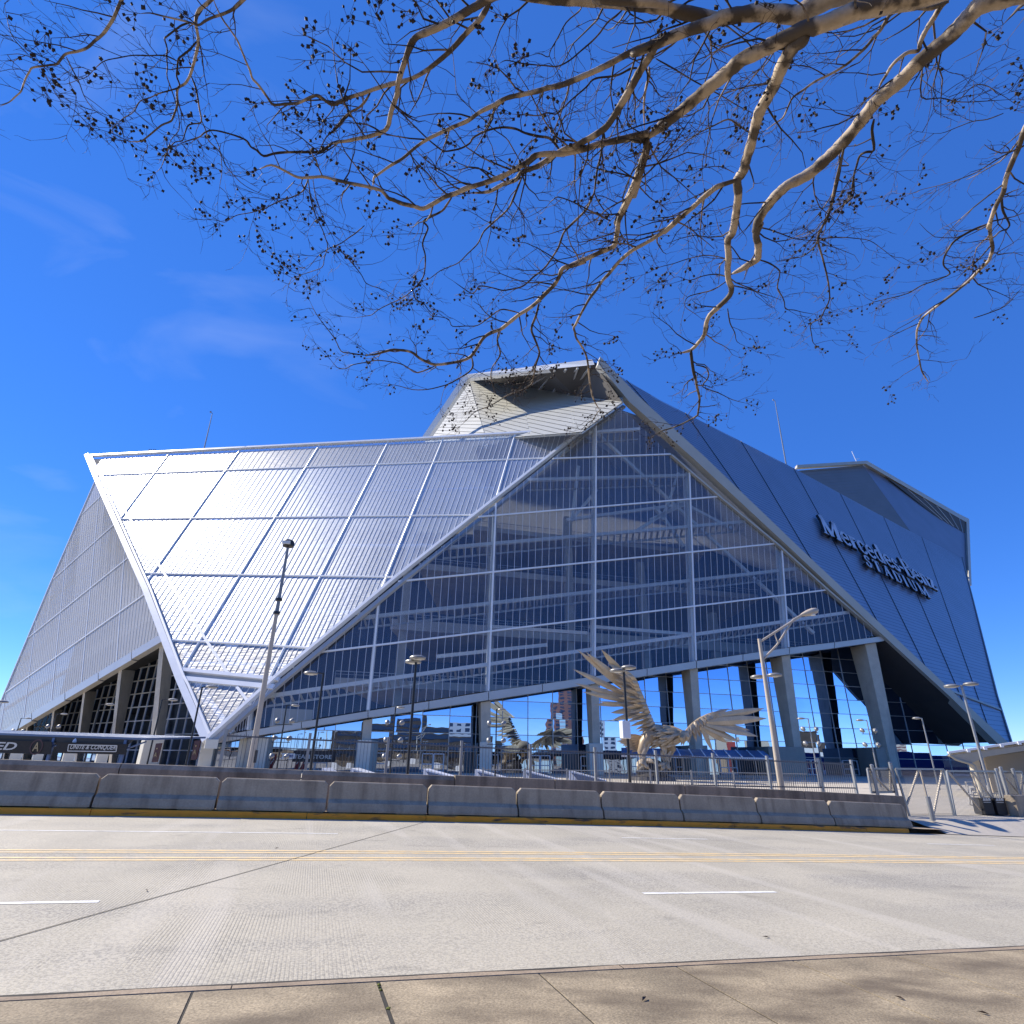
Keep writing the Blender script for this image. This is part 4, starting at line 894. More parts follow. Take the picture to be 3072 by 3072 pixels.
M['red_wall'] = mat('red_wall', (.26, .03, .025), .6); M['navy'] = mat('navy_fabric', (.02, .04, .17), .6); M['office_grey'] = mat('office_grey', (.35, .38, .42), .6)
block(985, 1462, 2196, 210, 40, M['brick_dark'], 'dark brown parking deck behind the viewer, mirrored in the glass wall', 5, M['win'])
block(1190, 1262, 2132, 300, 40, M['brick_dark'], 'dark tower behind the parking deck in the mirrored skyline', 12, M['win'])
block(1344, 1422, 2142, 330, 40, M['office_grey'], 'grey office block with vertical windows in the mirrored skyline', 9, M['win'], vert=True)
block(1650, 1720, 2066, 420, 50, M['brick_red'], 'reddish granite tower, the tallest in the mirrored skyline', 22, M['win'], vert=True)
block(1668, 1686, 2136, 380, 12, M['pale_blue'], 'slim pale blue slab in front of the reddish tower in the mirrored skyline', 14, M['office_grey'])
block(1795, 1832, 2140, 400, 40, M['office_grey'], 'grey striped office tower mirrored left of the steel bird', 12, M['win'], vert=True)
block(2126, 2204, 2208, 230, 20, M['tan_wall'], 'tan block mirrored behind the right wing of the bird', 0)
block(2186, 2214, 2236, 200, 12, M['red_wall'], 'small red building mirrored right of the bird', 0)
block(2232, 2292, 2204, 240, 20, M['tan_wall'], 'wide tan hall mirrored near the tan street light', 0)
block(2388, 2456, 2204, 260, 20, M['brick_dark'], 'low black building mirrored between two columns', 0)
block(2656, 2700, 2172, 420, 40, M['tan_wall'], 'pinkish striped tower mirrored near the right end of the glass', 16, M['brick_red'])
block(1470, 1560, 2220, 220, 30, M['brick_dark'], 'low brown shed mirrored left of the bird', 3, M['win'])
block(2330, 2960, 2262, 175, 30, M['navy'], 'long low blue transit canopy mirrored in the right of the glass', 0)
block(2340, 2640, 2246, 190, 26, M['print_white'], 'white topped hall above the blue canopy in the mirrored skyline', 0)
# ------------------------------------------------------------------ lamps
def disc_head(parent, c, r=.36, h=.17, tilt=None):
    m = MB(); m.lathe(c, [(r * .55, -h * .55), (r * .92, -h * .42), (r, -h * .1), (r * .93, h * .16), (r * .6, h * .42), (r * .18, h * .55), (.01, h * .56)], 16); hd = m.build('lamp_head', M['lamp_grey'], parent, smooth=True)
    m = MB(); m.lathe(c, [(r * .5, -h * .60), (r * .5, -h * .56)], 12); m.build('lens', M['lens'], hd); return hd
def lamp(label, top, heads, group, r=.062, pole='pole_dark', z0=PZ, floods=None, face=1, name='street_lamp', rh=.36, extra=None):
    """heads: (dx, dz) offsets of disc heads; floods: list of crossbar drops below the top, each carrying two floodlights"""
    top = V3(top); t = thing(name, label, 'lamp post', (top.x, top.y, z0), group)
    m = MB(); m.tube([(top.x, top.y, z0), (top.x, top.y, z0 + .3), (top.x, top.y, z0 + .31), top], [r * 1.7, r * 1.7, r * 1.1, r * .85], 10); m.build('pole', M[pole], t, smooth=True)
    for dx, dy, dz in heads:
        c = top + V3((dx, dy, dz)); m = MB(); m.bar(top - V3((0, 0, .05)), c + V3((0, 0, .02)) - V3((dx, dy, 0)) * .25, .07, .06); m.build('arm', M[pole], t); disc_head(t, c, rh)
    for dz in floods or []:
        m = MB(); m.bar(top + V3((-.75, 0, -dz)), top + V3((.75, 0, -dz)), .05); m.build('crossbar', M['pole_dark'], t)
        for sx in (-.62, .62):
            b = top + V3((sx, 0, -dz + .30)); ax = V3((sx * .5 + .25, face, .45)).normalized()
            m = MB(); m.bar(b - V3((0, 0, .3)), b, .05); m.lathe(b - ax * .17, [(.06, -.05), (.13, .0), (.20, .22), (.21, .34), (.17, .33)], 12, ax); m.build('floodlight', M['lamp_grey'], t, smooth=True)
    return t
G1 = 'dark single arm lamps along the plaza'
def zt(x, y, z=5.6): return at_z(x, y, z)
lamp('dark lamp post with two floodlights at the far left end of the plaza', zt(64, 2154), [(1.0, -.1, -.02)], G1, floods=[1.9])
lamp('dark lamp post with four floodlights above the slogan banner', zt(170, 2141), [(.95, -.1, -.02)], G1, floods=[1.7, 3.2])
lamp('dark single arm lamp rising behind the right end of the slogan banner', zt(301, 2112), [(.95, -.1, -.02)], G1)
lamp('dark single arm lamp left of the lowest corner of the glazed sail', zt(487, 2098), [(.92, -.1, -.02)], G1)
lamp('dark single arm lamp in front of the lower tip of the glazed sail', zt(607, 2060), [(.65, -.1, 0)], G1)
lamp('dark lamp post with six floodlights in front of the shop wall', zt(860, 2115), [(.8, -.1, -.02)], G1, floods=[1.6, 3.0, 4.4])
lamp('dark lamp post whose single disc head reaches to the left', zt(971, 2018), [(-.62, -.1, -.03)], G1)
lamp('dark lamp post with two close disc heads near the view centre', zt(1249, 1975), [(-.16, .22, -.1), (.1, -.25, 0)], 'twin disc lamps', floods=None)
lamp('dark lamp post with floodlights between two white concrete bases', zt(1187, 2121), [(.45, -.1, -.03)], G1, floods=[1.6, 3.0, 4.3])
lamp('dark lamp post with four floodlights left of the mirrored bird', zt(1490, 2127), [(.45, -.1, -.03)], G1, floods=[1.5, 2.9])
t = lamp('dark twin disc lamp with a white antenna box in front of the raised wing', zt(1871, 2007), [(-.32, -.1, -.08), (.2, -.2, .06)], 'twin disc lamps')
tp = zt(1871, 2007); m = MB(); m.box(tp + V3((-.12, -.1, -2.7)), .42, .3, .75, .4); m.bar(tp + V3((.05, -.1, -2.5)), tp + V3((.05, -.1, -3.1)), .05); m.build('antenna_box', M['rail_white'], t, bevel=.03)
lamp('grey twin disc lamp partly hidden by the tan street light', zt(2297, 2027), [(-.42, -.05, -.06), (.42, -.05, .04)], 'twin disc lamps', pole='pole_grey')
for (x, y), lb in (((2424, 2155), 'grey lamp post with floodlights between two big columns'), ((2600, 2160), 'grey lamp post with floodlights in front of the rightmost big column')):
    lamp(lb, zt(x, y), [(-.75, -.1, -.02)], 'grey lamps with floodlights', pole='pole_grey', floods=[1.3, 2.6], z0=PZ)
lamp('plain grey single arm lamp in front of the dark soffit', zt(2765, 2154), [(-.55, -.1, -.02)], 'grey lamps with floodlights', pole='pole_grey')
lamp('tall grey twin disc lamp beside the gate near the right edge', zt(2884, 2055), [(-.48, .1, -.04), (.45, -.1, .06)], 'twin disc lamps', pole='pole_grey', r=.07)
p = at_z(-26, 2104, 5.0); lamp('twin disc lamp whose head pokes in at the left edge', p, [(.75, 0, 0), (-.75, 0, 0)], 'twin disc lamps', rh=.46)
# tall slender pole left
tb, tt = at_y(741, 2301, 30), at_y(865, 1634, 30); tb = V3((tt.x, 30, PZ))
t = thing('light_pole', 'tall slender tapering pole with one small round lamp in front of the glazed sail', 'light pole', tb)
m = MB(); m.tube([tb, tb + V3((0, 0, 4.2)), tb + V3((0, 0, 8.9))], [.17, .125, .095], 12); m.build('pole', M['pole_tan'], t, smooth=True)
m = MB(); m.tube([tb + V3((0, 0, 8.9)), tb + V3((0, 0, 9.5)), V3((tt.x, 30, tt.z - .1))], [.10, .09, .07], 10); m.build('upper_pole', M['lamp_grey'], t, smooth=True)
for z in (8.85, 9.55): m = MB(); m.lathe(tb + V3((0, 0, z)), [(.17, -.07), (.17, .07)], 10); m.build('collar', M['pole_dark'], t)
m = MB(); m.lathe(V3((tt.x, 30, tt.z + .05)), [(.12, -.22), (.28, -.16), (.32, .02), (.26, .16), (.1, .24), (.01, .25)], 16); hd = m.build('lamp_head', M['pole_dark'], t, smooth=True)
m = MB(); m.box(V3((tt.x, 29.68, tt.z + .02)), .42, .10, .18); m.build('lens', M['lens'], hd)
m = MB(); m.box(tb + V3((.19, -.02, 2.0)), .09, .08, .55); m.build('control_box', M['pole_dark'], t)
# tan cobra head light
cb = at_y(2279, 1926, 28); base = V3((cb.x, 28, PZ)); ca = at_y(2440, 1832, 28.0)
t = thing('cobra_street_light', 'tan street light with a trussed arm and cobra head on the right', 'street light', base)
m = MB(); m.tube([base, base + V3((0, 0, 3.5)), V3((cb.x, 28, cb.z + .15))], [.155, .115, .08], 12); m.build('pole', M['pole_tan'], t, smooth=True)
m = MB(); e = V3((ca.x - .55, 28, ca.z - .2)); s0 = V3((cb.x, 28, cb.z)); s1 = V3((cb.x, 28, cb.z - .85))
m.tube([s0, s0.lerp(e, .55) + V3((0, 0, .0)), e], .05, 8); m.tube([s1, s1.lerp(e, .35) + V3((0, 0, -.05)), e - V3((.5, 0, .25)), e], .045, 8); m.bar(s0.lerp(e, .33), s1.lerp(e, .38), .04); m.build('arm', M['pole_tan'], t, smooth=True)
m = MB(); ax = V3((.93, -.1, .28)).normalized(); m.lathe(e, [(.05, -.1), (.09, .0), (.15, .25), (.17, .5), (.12, .72), (.03, .8)], 12, ax); hd = m.build('lamp_head', M['pole_tan'], t, smooth=True)
m = MB(); m.lathe(e + ax * .48 - V3((0, 0, .13)), [(.13, -.05), (.12, .02)], 12); m.build('lens', M['lens'], hd)
# ------------------------------------------------------------------ mesh fence behind the parapet
VF = 22.3
def fpt(u, z): p = UD * u + VD * VF; return V3((p.x, p.y, z))
def ftop(u): return 2.30 - .0245 * u
fence = thing('mesh_fence', 'tall grey wire mesh fence standing behind the parapet wall', 'fence', fpt(9, PZ))
fu = [-2.85 + 2.63 * i for i in range(10)] + [22.6]
for u_ in fu:
    m = MB(); m.bar(fpt(u_, PZ), fpt(u_, ftop(u_) + .03), .09, .09, UD); m.build('post', M['pole_grey'], fence)
for a, b in zip(fu, fu[1:]):
    if a > 21: continue
    m = MB(); n = int((b - a) / .11)
    for k in range(1, n):
        u_ = a + (b - a) * k / n; m.bar(fpt(u_, PZ + .1), fpt(u_, ftop(u_) - .10), .012, .012, UD)
    for fz in (.04, .5, .97):
        za = PZ + .1 + (ftop(a) - .1 - PZ - .1) * fz; zb_ = PZ + .1 + (ftop(b) - .1 - PZ - .1) * fz; m.bar(fpt(a, za), fpt(b, zb_), .014, .05)
    o = m.build('wire_panel', M['fence'], fence); o['kind'] = 'stuff'
# lower inner railing with posts
rail = thing('plaza_railing', 'low grey bar railing on the plaza around the steel bird', 'railing', at_y(1950, 2330, 52))
ry = [(1458, 2304), (1570, 2308), (1684, 2306), (1720, 2308), (1858, 2300), (1880, 2312), (1912, 2302), (1969, 2308), (2003, 2300), (2098, 2314), (2232, 2298), (2385, 2308), (2400, 2310)]
pts = [at_z(x, y, .75) for x, y in ((1450, 2308), (1700, 2311), (1950, 2313), (2200, 2318), (2420, 2322))]
for a, b in zip(pts, pts[1:]):
    m = MB(); n = int((b - a).length / .16)
    for k in range(1, n): p = a.lerp(b, k / n); m.bar(V3((p.x, p.y, PZ + .1)), p, .03)
    o = m.build('bars', M['fence'], rail); o['kind'] = 'stuff'
    m = MB(); m.bar(a, b, .07); m.build('top_rail', M['pole_grey'], rail)
    for p in (a, a.lerp(b, .5)): m = MB(); m.bar(V3((p.x, p.y, PZ)), V3((p.x, p.y, .9)), .12); m.build('post', M['pole_grey'], rail)
# ------------------------------------------------------------------ gates beside the wall
def gate(label, tl, tr, bl, br, v, braces, hinge_left):
    P = [at_v(*q, v) for q in (tl, tr, br, bl)]; t = thing('gate', label, 'gate', P[3], 'wire mesh gates beside the wall')
    m = MB()
    for a, b in zip(P, P[1:] + P[:1]): m.bar(a, b, .075, .075, VD)
    m.build('frame', M['pole_grey'], t)
    for (a, b) in braces: m = MB(); m.bar(P[0].lerp(P[1], a[0]).lerp(P[3].lerp(P[2], a[0]), a[1]), P[0].lerp(P[1], b[0]).lerp(P[3].lerp(P[2], b[0]), b[1]), .065, .065, VD); m.build('brace', M['pole_tan'], t)
    m = MB(); n = 44
    for k in range(1, n): m.bar(P[0].lerp(P[1], k / n), P[3].lerp(P[2], k / n), .011, .011, VD)
    for f in (.05, .95): m.bar(P[0].lerp(P[3], f), P[1].lerp(P[2], f), .012, .012, VD)
    o = m.build('wire_panel', M['fence'], t); o['kind'] = 'stuff'
gate('wide mesh gate leaf next to the end of the wall', (2686, 2306), (2830, 2308), (2729, 2450), (2862, 2449), 22.0, [((.5, 0), (.5, 1)), ((.48, 0), (.02, .75)), ((.98, 0), (.52, 1))], True)
gate('wide mesh gate leaf in front of the black bins', (2840, 2313), (2983, 2314), (2868, 2454), (3018, 2451), 22.02, [((.5, 0), (.62, 1)), ((.02, 0), (.62, 1)), ((.52, 0), (.99, 1))], False)
gate('short mesh panel on top of the wall beside the gate', (2602, 2306), (2672, 2306), (2614, 2378), (2690, 2376), 22.25, [((.1, .1), (.75, 1)), ((.95, .1), (.75, 1))], True)
gate('mesh panel at the far right beyond the wide gate', (3000, 2314), (3064, 2315), (3022, 2385), (3078, 2388), 22.3, [((.05, .1), (.7, 1)), ((1, .2), (.7, 1))], True)
for i, (x, y0_, y1_, lb) in enumerate(((2615, 2296, 2376, 'thick grey gate post above the end of the wall'), (2670, 2289, 2375, 'thick grey gate post with a hinge at the left gate leaf'), (2988, 2308, 2464, 'thick grey post holding the right gate leaf'), (3001, 2303, 2390, 'grey post just right of the right gate leaf'), (3038, 2308, 2390, 'grey post near the right edge of the view'))):
    a, b = at_v(x, y0_, 22.15), at_v(x, y1_, 22.15); a = V3((a.x, a.y, a.z)); t = thing('gate_post', lb, 'post', (a.x, a.y, PZ - .1), 'gate posts'); m = MB(); m.tube([(a.x, a.y, PZ - .1), a], .075, 10); m.build('post', M['pole_grey'], t, smooth=True)
    m = MB(); m.lathe(a, [(.08, -.02), (.08, .02), (.03, .05)], 10); m.build('cap', M['pole_grey'], t)
p = at_z(2781, 2383, .5); t = thing('bollard', 'short pale steel bollard standing behind the wide gate', 'bollard', (p.x, p.y, PZ)); m = MB(); m.tube([(p.x, p.y, PZ), (p.x, p.y, .42)], .1, 12); m.build('post', M['pole_grey'], t, smooth=True)
# end wall block at the right edge
p = at_v(3016, 2390, 21.2); t = thing('concrete_end_block', 'concrete wall end at the right edge of the view with a sunlit left face', 'wall', (p.x, p.y, PZ - .5)); m = MB()
q0 = p + UD * .55; m.slab([V3((a.x, a.y, PZ - .5)) for a in (q0, q0 + UD * 9, q0 + UD * 9 + VD * .45, q0 + VD * .45)], (0, 0, .85 + .5)); m.build('body', M['jersey'], t, bevel=.02)
# bins behind the gate
for x0_, x1_, lb in ((2942, 2974, 'left one of two black rectangular bins with a white mark behind the gate'), (2980, 3014, 'right one of two black rectangular bins with a white mark behind the gate')):
    YN = at_z(2965, 2447, PZ).y; a, b = at_y(x0_, 2396, YN), at_y(x1_, 2397, YN); wd = b.x - a.x; c = (a + b) / 2; t = thing('black_bin', lb, 'bin', (c.x, YN + .3, PZ), 'black bins behind the gate'); h = a.z - PZ - .05
    m = MB(); m.box((c.x, YN + .3, PZ + h / 2 + .03), wd, .6, h, .1); m.build('body', M['black'], t, bevel=.02)
    m = MB(); m.box((c.x, YN + .3, PZ + h + .05), wd + .04, .64, .05, .1); m.build('lid', M['black'], t, bevel=.015)
    m = MB()
    for k in (-.12, 0, .12): m.lathe((c.x + k, YN - .03, PZ + .66), [(.055, -.006), (.055, .006)], 10, (-.1, 1, 0))
    m.slab([(c.x - .18, YN - .03, PZ + .60), (c.x + .18, YN, PZ + .60), (c.x + .18, YN, PZ + .64), (c.x - .18, YN - .03, PZ + .64)], (0, .01, 0)); m.slab([(c.x - .17, YN - .03, PZ + .53), (c.x + .17, YN, PZ + .53), (c.x + .17, YN, PZ + .555), (c.x - .17, YN - .03, PZ + .555)], (0, .01, 0)); m.build('white_mark', M['print_white'], t)
# crowd barrier and stacked frames behind the gate
t = thing('crowd_barrier', 'pale steel crowd barrier row under the right hand canopy', 'barrier', at_z(2990, 2390, PZ)); m = MB(); a, b = at_y(2952, 2379, 40), at_y(3056, 2383, 40)
m.bar(a, b, .06)
for k in range(21): p = a.lerp(b, k / 20); m.bar((p.x, p.y, PZ), p, .035)
o = m.build('bars', M['pole_grey'], t)
t = thing('stacked_frames', 'untidy stack of pale metal frames leaning behind the gate', 'frames', at_z(2930, 2410, PZ)); random.seed(3)
for k in range(9):
    a = at_y(2908 + k * 4.2, 2346 + k * 8.5, 33.5 - k * .2); m = MB(); w2, h2 = random.uniform(.35, .6), random.uniform(.3, .5); c = a + V3((random.uniform(-.08, .12), 0, -.2))
    e = V3((1, random.uniform(-.4, .4), random.uniform(-.2, .2))).normalized(); f_ = V3((random.uniform(-.2, .2), random.uniform(-.2, .2), 1)).normalized()
    q = [c - e * w2 / 2 - f_ * h2 / 2, c + e * w2 / 2 - f_ * h2 / 2, c + e * w2 / 2 + f_ * h2 / 2, c - e * w2 / 2 + f_ * h2 / 2]
    for i in range(4): m.bar(q[i], q[(i + 1) % 4], .09, .05)
    m.build('frame', M['alu'], t)
# ------------------------------------------------------------------ shelters
YS = 40
t = thing('plaza_shelter', 'long low shelter with a dark mesh banner at the left edge', 'shelter', at_z(200, 2290, PZ))
def shp(x, y, dy=0): return at_y(x, y, YS + dy - (x - 200) * .004)
m = MB(); q = [shp(-260, 2190), shp(442, 2214), shp(442, 2214) + V3((1.2, 5, .25)), shp(-260, 2190) + V3((0, 5, .25))]; m.slab(q, (0, 0, -.12)); m.build('roof', M['blue_roof'], t)
m = MB(); m.slab([shp(-258, 2196), shp(400, 2219), shp(380, 2236), shp(-258, 2212)], (0, .1, 0)); m.build('valance', M['black'], t)
for x in (-40, 160, 375):
    a = shp(x + 4, 2208 + x * .033); m = MB(); m.bar((a.x, a.y - .1, PZ), a, .16); m.build('post', M['blue_roof'], t)
    m = MB(); m.bar(a - V3((0, 0, .55)), a + V3((1.1, .3, -.06)), .09); m.build('bracket', M['blue_roof'], t)
for x in (-120, -60, 0, 60, 120, 200, 260, 320): a = shp(x, 2203 + x * .034); m = MB(); m.bar(a + V3((0, .1, -.1)), a + V3((.7, 4.6, .1)), .1, .16); m.build('rafter', M['blue_roof'], t)
a = shp(228, 2214); m = MB(); m.lathe(a + V3((0, 0, -.1)), [(.02, .1), (.10, .0), (.14, -.1), (.12, -.2), (.02, -.22)], 12); m.build('speaker', M['rail_white'], t)
YBn = YS - .35
def bp(x, y): return at_y(x, y, YBn - (x - 200) * .004)
tb_ = thing('banner', 'dark mesh banner with the words UNITE & CONQUER in a pale box', 'banner', bp(280, 2262))
m = MB(); m.slab([bp(170, 2226), bp(381, 2232), bp(378, 2264), bp(168, 2259)], (0, .02, 0)); bo = m.build('cloth', M['banner'], tb_)
def frame_pts(P, wd, mat_, par, name, d=.03):
    m = MB()
    for a, b in zip(P, P[1:] + P[:1]): m.bar(a, b, wd, .012, (0, 1, 0))
    return m.build(name, mat_, par)
frame_pts([p - V3((0, .03, 0)) for p in (bp(207, 2234), bp(352, 2237), bp(349, 2255), bp(204, 2253))], .05, M['print_white'], tb_, 'frame')
O = bp(210, 2249.5) - V3((0, .04, 0)); ex = (bp(347, 2251.5) - bp(210, 2249.5)); wdt = ex.length; ex.normalize(); ez = V3((.0, 0, 1)); m = MB(); place_text(m, 'UNITE & CONQUER', O, ex, ez, V3((0, -1, 0)), wdt, .30, shear=.25); m.build('lettering', M['print_white'], tb_, recalc=False)
tb2 = thing('banner', 'dark mesh banner ending in the pale letters TED with a round A emblem', 'banner', bp(60, 2258))
m = MB(); m.slab([bp(-250, 2213), bp(156, 2225), bp(152, 2263), bp(-250, 2252)], (0, .02, 0)); m.build('cloth', M['banner'], tb2)
O = bp(-136, 2245) - V3((0, .04, 0)); e2 = bp(48, 2251) - bp(-136, 2245); wdt = e2.length; e2.normalize(); m = MB(); place_text(m, 'UNITED', O, e2, ez, V3((0, -1, 0)), wdt, .46, shear=.2); m.build('lettering', M['print_white'], tb2, recalc=False)
def emblem(c, r, par, ring, face, ex_=V3((1, 0, 0)), nrm=V3((0, -1, 0))):
    up_ = V3((0, 0, 1)); m = MB(); n = 28
    for k in range(n):
        a0, a1 = 2 * math.pi * k / n, 2 * math.pi * (k + 1) / n
        m.poly([c + (ex_ * math.cos(t_) + up_ * math.sin(t_)) * r_ + nrm * .035 for t_, r_ in ((a0, r), (a1, r), (a1, r * .84), (a0, r * .84))])
    m.build('emblem_ring', ring, par, recalc=False)
    m = MB(); place_text(m, 'A', c - ex_ * r * .5 - up_ * r * .55, ex_, up_, nrm, r * 1.0, r * 1.15, depth=.04); m.build('emblem_letter', face, par, recalc=False)
emblem(bp(110, 2241), .46, tb2, M['maroon'], M['print_gold'], e2)
# white curved canopy on the right
YR = at_z(2951, 2392, PZ).y;  t = thing('entrance_canopy', 'pale curved canopy on bent steel legs at the right edge', 'canopy', at_z(2955, 2392, PZ))
def rp(x, y, dy=0): return at_y(x, y, YR + dy)
m = MB(); q = [rp(2846, 2262), rp(3180, 2212), rp(3180, 2212) + V3((8.4, 9, -.4)), rp(2846, 2262) + V3((7.4, 9, -.4))]; m.slab(q, (0, 0, .12)); m.build('roof', M['grey_clad'], t)
m = MB(); m.bar(rp(2844, 2258), rp(3180, 2208), .16, .14); m.build('gutter', M['rail_white'], t)
m = MB(); m.tube([rp(2848, 2264), rp(2868, 2278), rp(2915, 2292), rp(2923, 2298), rp(2928, 2310), V3((rp(2951, 2392).x, YR, PZ))], .10, 10); m.build('leg', M['grey_clad'], t, smooth=True)
m = MB(); q = [rp(2850, 2268), rp(2912, 2290), rp(2960, 2270), rp(3180, 2235), rp(3180, 2222), rp(2846, 2266)]; m.slab(q, (0, .3, 0)); m.build('side_beam', M['grey_clad'], t)
for x in (2900, 2950, 3000, 3052, 3100): p = rp(x, 2258 - (x - 2846) * .15); m = MB(); m.box(p + V3((0, -.1, -.06)), .22, .2, .2); m.build('bracket', M['rail_white'], t)
m = MB(); p = rp(2921, 2285, 2); m.box((p.x, p.y, PZ + 1.4), .5, .5, 2.9); m.build('leg', M['concrete_col'], t)
m = MB(); p = rp(3040, 2290, 8); m.box((p.x, p.y, PZ + 1.6), 5.0, .4, 3.2); m.build('back_wall', M['tan_wall'], t)
# blue glazed lean-to canopy right of the bird
t = thing('blue_canopy', 'low blue glazed canopy with white rafters behind the fence', 'canopy', at_z(2230, 2300, PZ))
YQ = 84; a, b = at_y(1865, 2268, YQ - 6), at_y(2316, 2276, YQ); m = MB(); up2 = V3((.8, 4.5, .95)); m.slab([a, b, b + up2, a + up2], (0, 0, .08)); m.build('roof', M['blue_roof'], t)
m = MB(); m.bar(a, b, .25, .2); m.build('gutter', M['rail_white'], t)
for k in range(12): p = a.lerp(b, (k + .5) / 12); m = MB(); m.bar(p + V3((0, 0, .12)), p + up2 + V3((0, 0, .12)), .14, .1); m.build('rafter', M['rail_white'], t)
for k in range(6): p = a.lerp(b, (k + .4) / 6) + V3((0, 1, 0)); m = MB(); m.bar((p.x, p.y, PZ), p, .14); m.build('post', M['pole_grey'], t)
# white sided ramps in front of the concourse doors
for i, (x0_, x1_, lb) in enumerate(((966, 1012, 'first white sided wedge ramp from the left in front of the doors'), (1053, 1150, 'white sided wedge ramp just right of the first white column base'), (1271, 1379, 'wedge ramp with a blue shaded top below the double disc lamp'), (1425, 1528, 'wedge ramp directly left of the mirrored bird'), (1569, 1672, 'wedge ramp in front of the mirrored bird'), (1706, 1808, 'wedge ramp nearest to the steel bird'))):
    a = at_y(x0_, 2303, 60 + i * 1.2); t = thing('wedge_ramp', lb, 'ramp', (a.x, a.y, PZ), 'white sided wedge ramps'); L_ = (x1_ - x0_) / 1755 * 60 * 1.08; hh = 1.0; dr = V3((.985, -.17, 0)); bk2 = V3((.17, .985, 0)) * 2.0
    A0 = V3((a.x, a.y, PZ)); A1 = A0 + V3((0, 0, hh)); B0 = A0 + dr * L_; B1 = B0 + V3((0, 0, .12)); m = MB(); m.slab([A0, B0, B1, A1], bk2); m.build('body', M['rail_white'], t)
    m = MB(); m.slab([A1 + dr * .25 + V3((0, -.03, -.22)), B1 + V3((0, -.03, -.06)), B0 + V3((0, -.03, .02)), A0 + dr * .9 + V3((0, -.03, .1))], (0, -.02, 0)); m.build('side_panel', M['blue_roof'], t)
# hanging boards and shop signs
for c, lb in ((at_y(469, 2258, 83.5), 'maroon hanging board with a pale A on the left column base'), (at_y(586, 2250, 82.5), 'maroon hanging board with a pale A beside the foot of the glazed sail')):
    t = thing('hanging_board', lb, 'sign', c, 'maroon hanging boards'); m = MB(); e = V3((.95, -.3, .06)); m.slab([c - e * .45 + V3((0, 0, -1.15)), c + e * .45 + V3((0, 0, -1.15)), c + e * .52 + V3((0, 0, 1.15)), c - e * .42 + V3((0, 0, 1.15))], (.05, .15, 0)); m.build('board', M['maroon'], t)
    m = MB(); place_text(m, 'A', c - e * .25 + V3((0, -.05, -.55)), e.normalized(), V3((0, 0, 1)), V3((0, -1, 0)), .5, .6, depth=.05); m.build('lettering', M['print_gold'], t); m = MB(); m.lathe(c + V3((0, -.08, .5)), [(.1, -.01), (.1, .01)], 10, (0, 1, 0)); m.build('dot', M['print_gold'], t)
c = at_y(863, 2268, 84.5); t = thing('tours_sign', 'small arrow shaped sign reading TOURS in front of the shop wall', 'sign', c); m = MB(); m.slab([c + V3((-.95, 0, .33)), c + V3((.95, 0, .33)), c + V3((.95, 0, -.33)), c + V3((-.95, 0, -.33)), c + V3((-.65, 0, 0))], (0, .06, 0)); m.build('board', M['lens'], t)
m = MB(); place_text(m, 'TOURS', c + V3((-.5, -.03, -.17)), V3((1, 0, 0)), V3((0, 0, 1)), V3((0, -1, 0)), 1.25, .34, depth=.03); m.build('lettering', M['navy'], t, recalc=False)
m = MB(); m.bar((c.x, c.y + .12, PZ), (c.x, c.y + .12, c.z), .08); m.build('post', M['pole_dark'], t)
c = at_y(930, 2274, 85.5); t = thing('store_sign', 'white letters TEAM STORE on the glass partly hidden by a lamp post', 'sign', c); 
for wd_, o_, l_ in (('TEAM', 0, 2.05), ('STORE', 2.35, 2.55)): m = MB(); place_text(m, wd_, c + V3((-2.2, 0, -.1)) + hdir * o_, hdir, V3((0, 0, 1)), nH, l_, .52); m.build('lettering', M['print_white'], t, recalc=False)
m = MB(); m.slab([c + V3((-2.4, .12, -.5)), c + V3((2.9, 1.5, -.5)), c + V3((2.9, 1.5, .9)), c + V3((-2.4, .12, .9))], (0, .1, 0)); m.build('board', M['black'], t)
for k, x in enumerate((815, 893, 915)):
    c = at_y(x, 2285, 88); t = thing('red_banner', ('leaning red banner with a white mark left of the TOURS sign', 'narrow red banner right of the TOURS sign', 'rounded red banner beside the store sign')[k], 'banner', c, 'red banners by the shop wall'); m = MB(); s = (.5, .35, .5)[k]
    m.slab([c + V3((-s * 1.2, 0, -1.0)), c + V3((s * .2, 0, -1.0)), c + V3((s * 1.1, 0, .4)), c + V3((s * .9, 0, 1.0)), c + V3((0, 0, .9))], (0, .06, 0)); m.build('cloth', M['red_wall'], t)
    m = MB(); m.bar(c + V3((-.1, -.03, -.3)), c + V3((.25, -.03, .4)), .14, .02, (0, 1, 0)); m.build('white_mark', M['print_white'], t)
